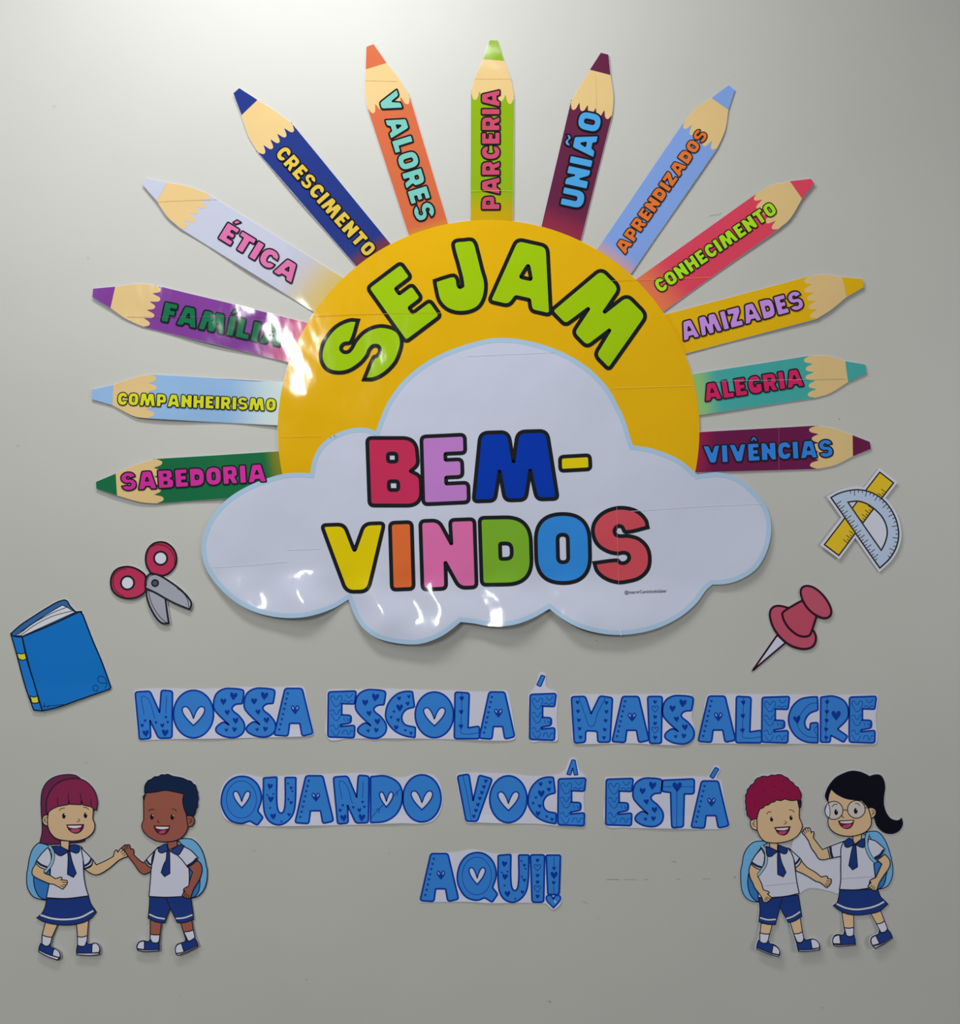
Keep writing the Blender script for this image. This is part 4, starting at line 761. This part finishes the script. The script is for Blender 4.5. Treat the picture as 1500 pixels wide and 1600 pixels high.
# book
bk = Thing('book_cutout', 'blue closed book cut-out with yellow spine bands, far left', 'cut-out', (70, 1110), lambda x, y: 0.001 + 0.004 * sstep(1060, 1115, y), dz=0.00012, wall=168)
front = "@bk 265,560! 560,440 940,265! 975,300! 1090,600 1200,860 1305,1150! 1290,1175! 1100,1240 900,1310 700,1380 510,1425! 400,1100 320,800"
back = "@bk 130,525! 250,420 400,320 560,220 700,145 780,135 825,200 890,270! 960,265! 960,320! 300,560! 160,560"
spine = "@bk 135,532! 160,550 200,560 265,560! 320,820 400,1080 510,1425! 410,1415! 300,1130 200,760"
bk.paper([smooth(P(s_), True, 2) for s_ in (front, back, spine)], (200, 202, 210), 1.9)
BKL = (12, 24, 44)
bk.shape('back_cover', back, (44, 92, 146), BKL, 2.2); bk.shape('page_block', "@bk 185,545! 350,430 500,330 640,245 735,190! 790,215! 885,272! 270,552!", (206, 206, 216), BKL, 1.2)
bk.lines('page_edge', ["@bk 215,540 400,400 600,290 785,215", "@bk 240,550 420,420 620,320 860,255"], BKL, 1.0)
fcov = bk.shape('front_cover', front, (12, 102, 178), BKL, 2.4)
bk.lines('corner_scroll', ["@bk 1255,1100 1200,1105 1150,1070 1160,1030 1210,1025 1250,1070 1255,1120 1235,1170", "@bk 1150,1195 1110,1190 1095,1150 1120,1125 1150,1140 1155,1170 1135,1200", "@bk 510,1370 600,1366 760,1350", "@bk 530,1330 535,1400", "@bk 565,1390 590,1355"], BKL, .9, fcov)
bk.shape('spine', spine, (22, 106, 184), BKL, 2.2)
for p_ in ("@bk 205,750! 255,760 300,750! 318,820! 270,835 222,815!", "@bk 365,1250! 410,1265 450,1250! 470,1325! 420,1335 385,1325!"): bk.shape('spine_band', p_, (190, 190, 50), BKL, 1.6)

# scissors
sc = Thing('scissors_cutout', 'open scissors cut-out with crimson handles and grey blades', 'cut-out', (240, 975), lambda x, y: 0.0015 + 0.006 * sstep(900, 975, y), dz=0.00012, wall=172)
rr = "@sc 850,158 950,178 1045,260 1090,380 1075,500 1000,600 900,650 820,640 710,610! 652,500 640,380 672,265 750,185"
rl_ = "@sc 340,520 450,530 560,582 635,655 640,750 640,870 570,940 470,978 370,982 250,948 162,870 130,760 150,640 222,555"
bl1 = "@sc 655,850! 800,900 930,960! 960,1150 990,1340! 900,1345 820,1280 720,1120 660,950"
bl2 = "@sc 640,830! 640,730 680,640 740,622 850,650 1000,740 1150,850 1270,970 1318,1060 1290,1140! 1100,1065 940,985 800,905"
sc.paper([smooth(P(s_), True, 2) for s_ in (rr, rl_, bl1, bl2)], (206, 208, 212), 2.1)
K = (16, 18, 26)
for q_, c1 in ((rr, (858, 395)), (rl_, (375, 755))):
    o = sc.shape('handle', q_, (170, 40, 78), K, 3.2)
    sc.shape('finger_hole', Fe('sc', *c1, 96), (206, 208, 222), K, 3.0, o)
sc.lines('handle_shading', ["@sc 660,330 700,240 780,200 860,195 950,225 1030,310 1065,420 1060,520", "@sc 170,760 165,690 200,610 280,560 360,550", "@sc 165,720 180,820 240,900 330,950"], (90, 20, 44), 1.2)
o = sc.shape('blade', bl1, (146, 148, 160), K, 3.0); sc.line('blade_bevel', "@sc 685,880 730,1040 800,1170 880,1270 960,1335", K, 1.0, o)
o = sc.shape('blade', bl2, (146, 148, 160), K, 3.0); sc.line('blade_bevel', "@sc 1100,830 1200,910 1260,1000 1280,1110", K, 1.0, o); sc.line('blade_bevel', "@sc 655,800 665,720 700,655 760,640", K, .9, o)
sc.shape('screw', Fe('sc', 780, 757, 46), (72, 74, 82), K, 2.4)

# push pin
pn = Thing('push_pin_cutout', 'pink push pin cut-out with a white needle below the cloud, right', 'cut-out', (1175, 1048), lambda x, y: 0.0015 + 0.003 * sstep(1180, 1300, x), dz=0.00012, wall=158)
nd = "@pn 505,955! 142,1480! 625,1070!"
bs = "@pn 398,690 405,600 450,545 520,528 620,545 760,600 900,720 1010,860 1062,960 1060,1050 1020,1120 940,1155 850,1155 700,1108 560,1000 450,850"
bd = "@pn 575,645! 600,610 740,520 865,450! 950,560 1075,680! 1020,850 975,955 900,978 800,955 680,860 600,740"
hd = "@pn 842,330 865,262 935,235 1035,262 1150,352 1245,480 1288,595 1270,675 1200,708 1100,680 980,600 885,470"
pn.paper([smooth(P(s_), True, 2) for s_ in (nd, bs, bd, hd)], (196, 197, 204), 1.9)
KP = (40, 8, 28)
pn.shape('needle', nd, (186, 189, 206), KP, 3.0); pn.shape('pin_flange', bs, (160, 68, 90), KP, 3.5); pn.shape('pin_grip', bd, (160, 62, 84), KP, 3.5); pn.shape('pin_head', hd, (160, 68, 90), KP, 3.5)

# ruler and protractor
rt = Thing('ruler_cutout', 'yellow ruler crossed by a pale blue protractor, cut-out at right', 'cut-out', (1345, 885), lambda x, y: 0.003 + 0.004 * sstep(1370, 1300, x) + 0.003 * sstep(1350, 1410, x), dz=0.00012, wall=160)
ru = "@rl 945,118! 1137,270! 355,1303! 150,1150!"
ar = "@rl 243,480! 350,422 500,380 640,368 780,392 900,445 1020,540 1120,680 1180,820 1208,980 1198,1100 1160,1220 1080,1350 945,1483!"
ho = "@rl 485,545! 600,530 700,545 800,590 890,660 980,760 1035,880 1048,1000 1015,1130 965,1232!"
arq = smooth(P(ar), True, 2); hoq = smooth(P(ho), True, 2)
rt.paper([smooth(P(ru), True, 2), arq], (196, 198, 212), 4.6)
ruo = rt.shape('ruler', ru, (196, 164, 24), K, 2.1)
a = np.array(F('rl', 355, 1303)); b_ = np.array(F('rl', 1137, 270)); d = (b_ - a) / np.linalg.norm(b_ - a); n_ = np.array([d[1], -d[0]]); n_ = n_ if np.dot(n_, np.array(F('rl', 150, 1150)) - a) > 0 else -n_
Lr = np.linalg.norm(b_ - a); tk = []
for i in range(1, 26):
    p_ = a + d * (Lr * (.14 + i * .029)); tk.append([p_, p_ + n_ * (9.5 if i % 2 else 5.0)])
rt.lines('graduation', tk, K, 1.1, ruo)
pro = rt.shape('protractor', [arq, hoq], (172, 188, 214), K, 2.2)
tk = []; a = np.array(F('rl', 243, 480)); b_ = np.array(F('rl', 945, 1483)); d = (b_ - a) / np.linalg.norm(b_ - a); n_ = np.array([-d[1], d[0]]); c_ = np.array(F('rl', 1000, 800)); n_ = n_ if np.dot(n_, c_ - a) > 0 else -n_
Lr = np.linalg.norm(b_ - a)
for i in range(24):
    p_ = a + d * Lr * (.10 + i * .0345); tk.append([p_, p_ + n_ * (10 if i % 2 == 0 else 5)])
cc = (a + b_) / 2
arc = [p_ for p_ in arq if np.linalg.norm(p_ - a) > 24 and np.linalg.norm(p_ - b_) > 20 and np.dot(p_ - a, n_) > 6]
acc = 0; last = arc[0]; k = 0
for p_ in arc:
    acc += np.linalg.norm(p_ - last); last = p_
    if acc > 5.0:
        acc = 0; k += 1; v_ = (cc - p_) / np.linalg.norm(cc - p_); tk.append([p_, p_ + v_ * (9 if k % 3 == 2 else 4.8)])
rt.lines('graduation', tk, K, 1.1, pro)
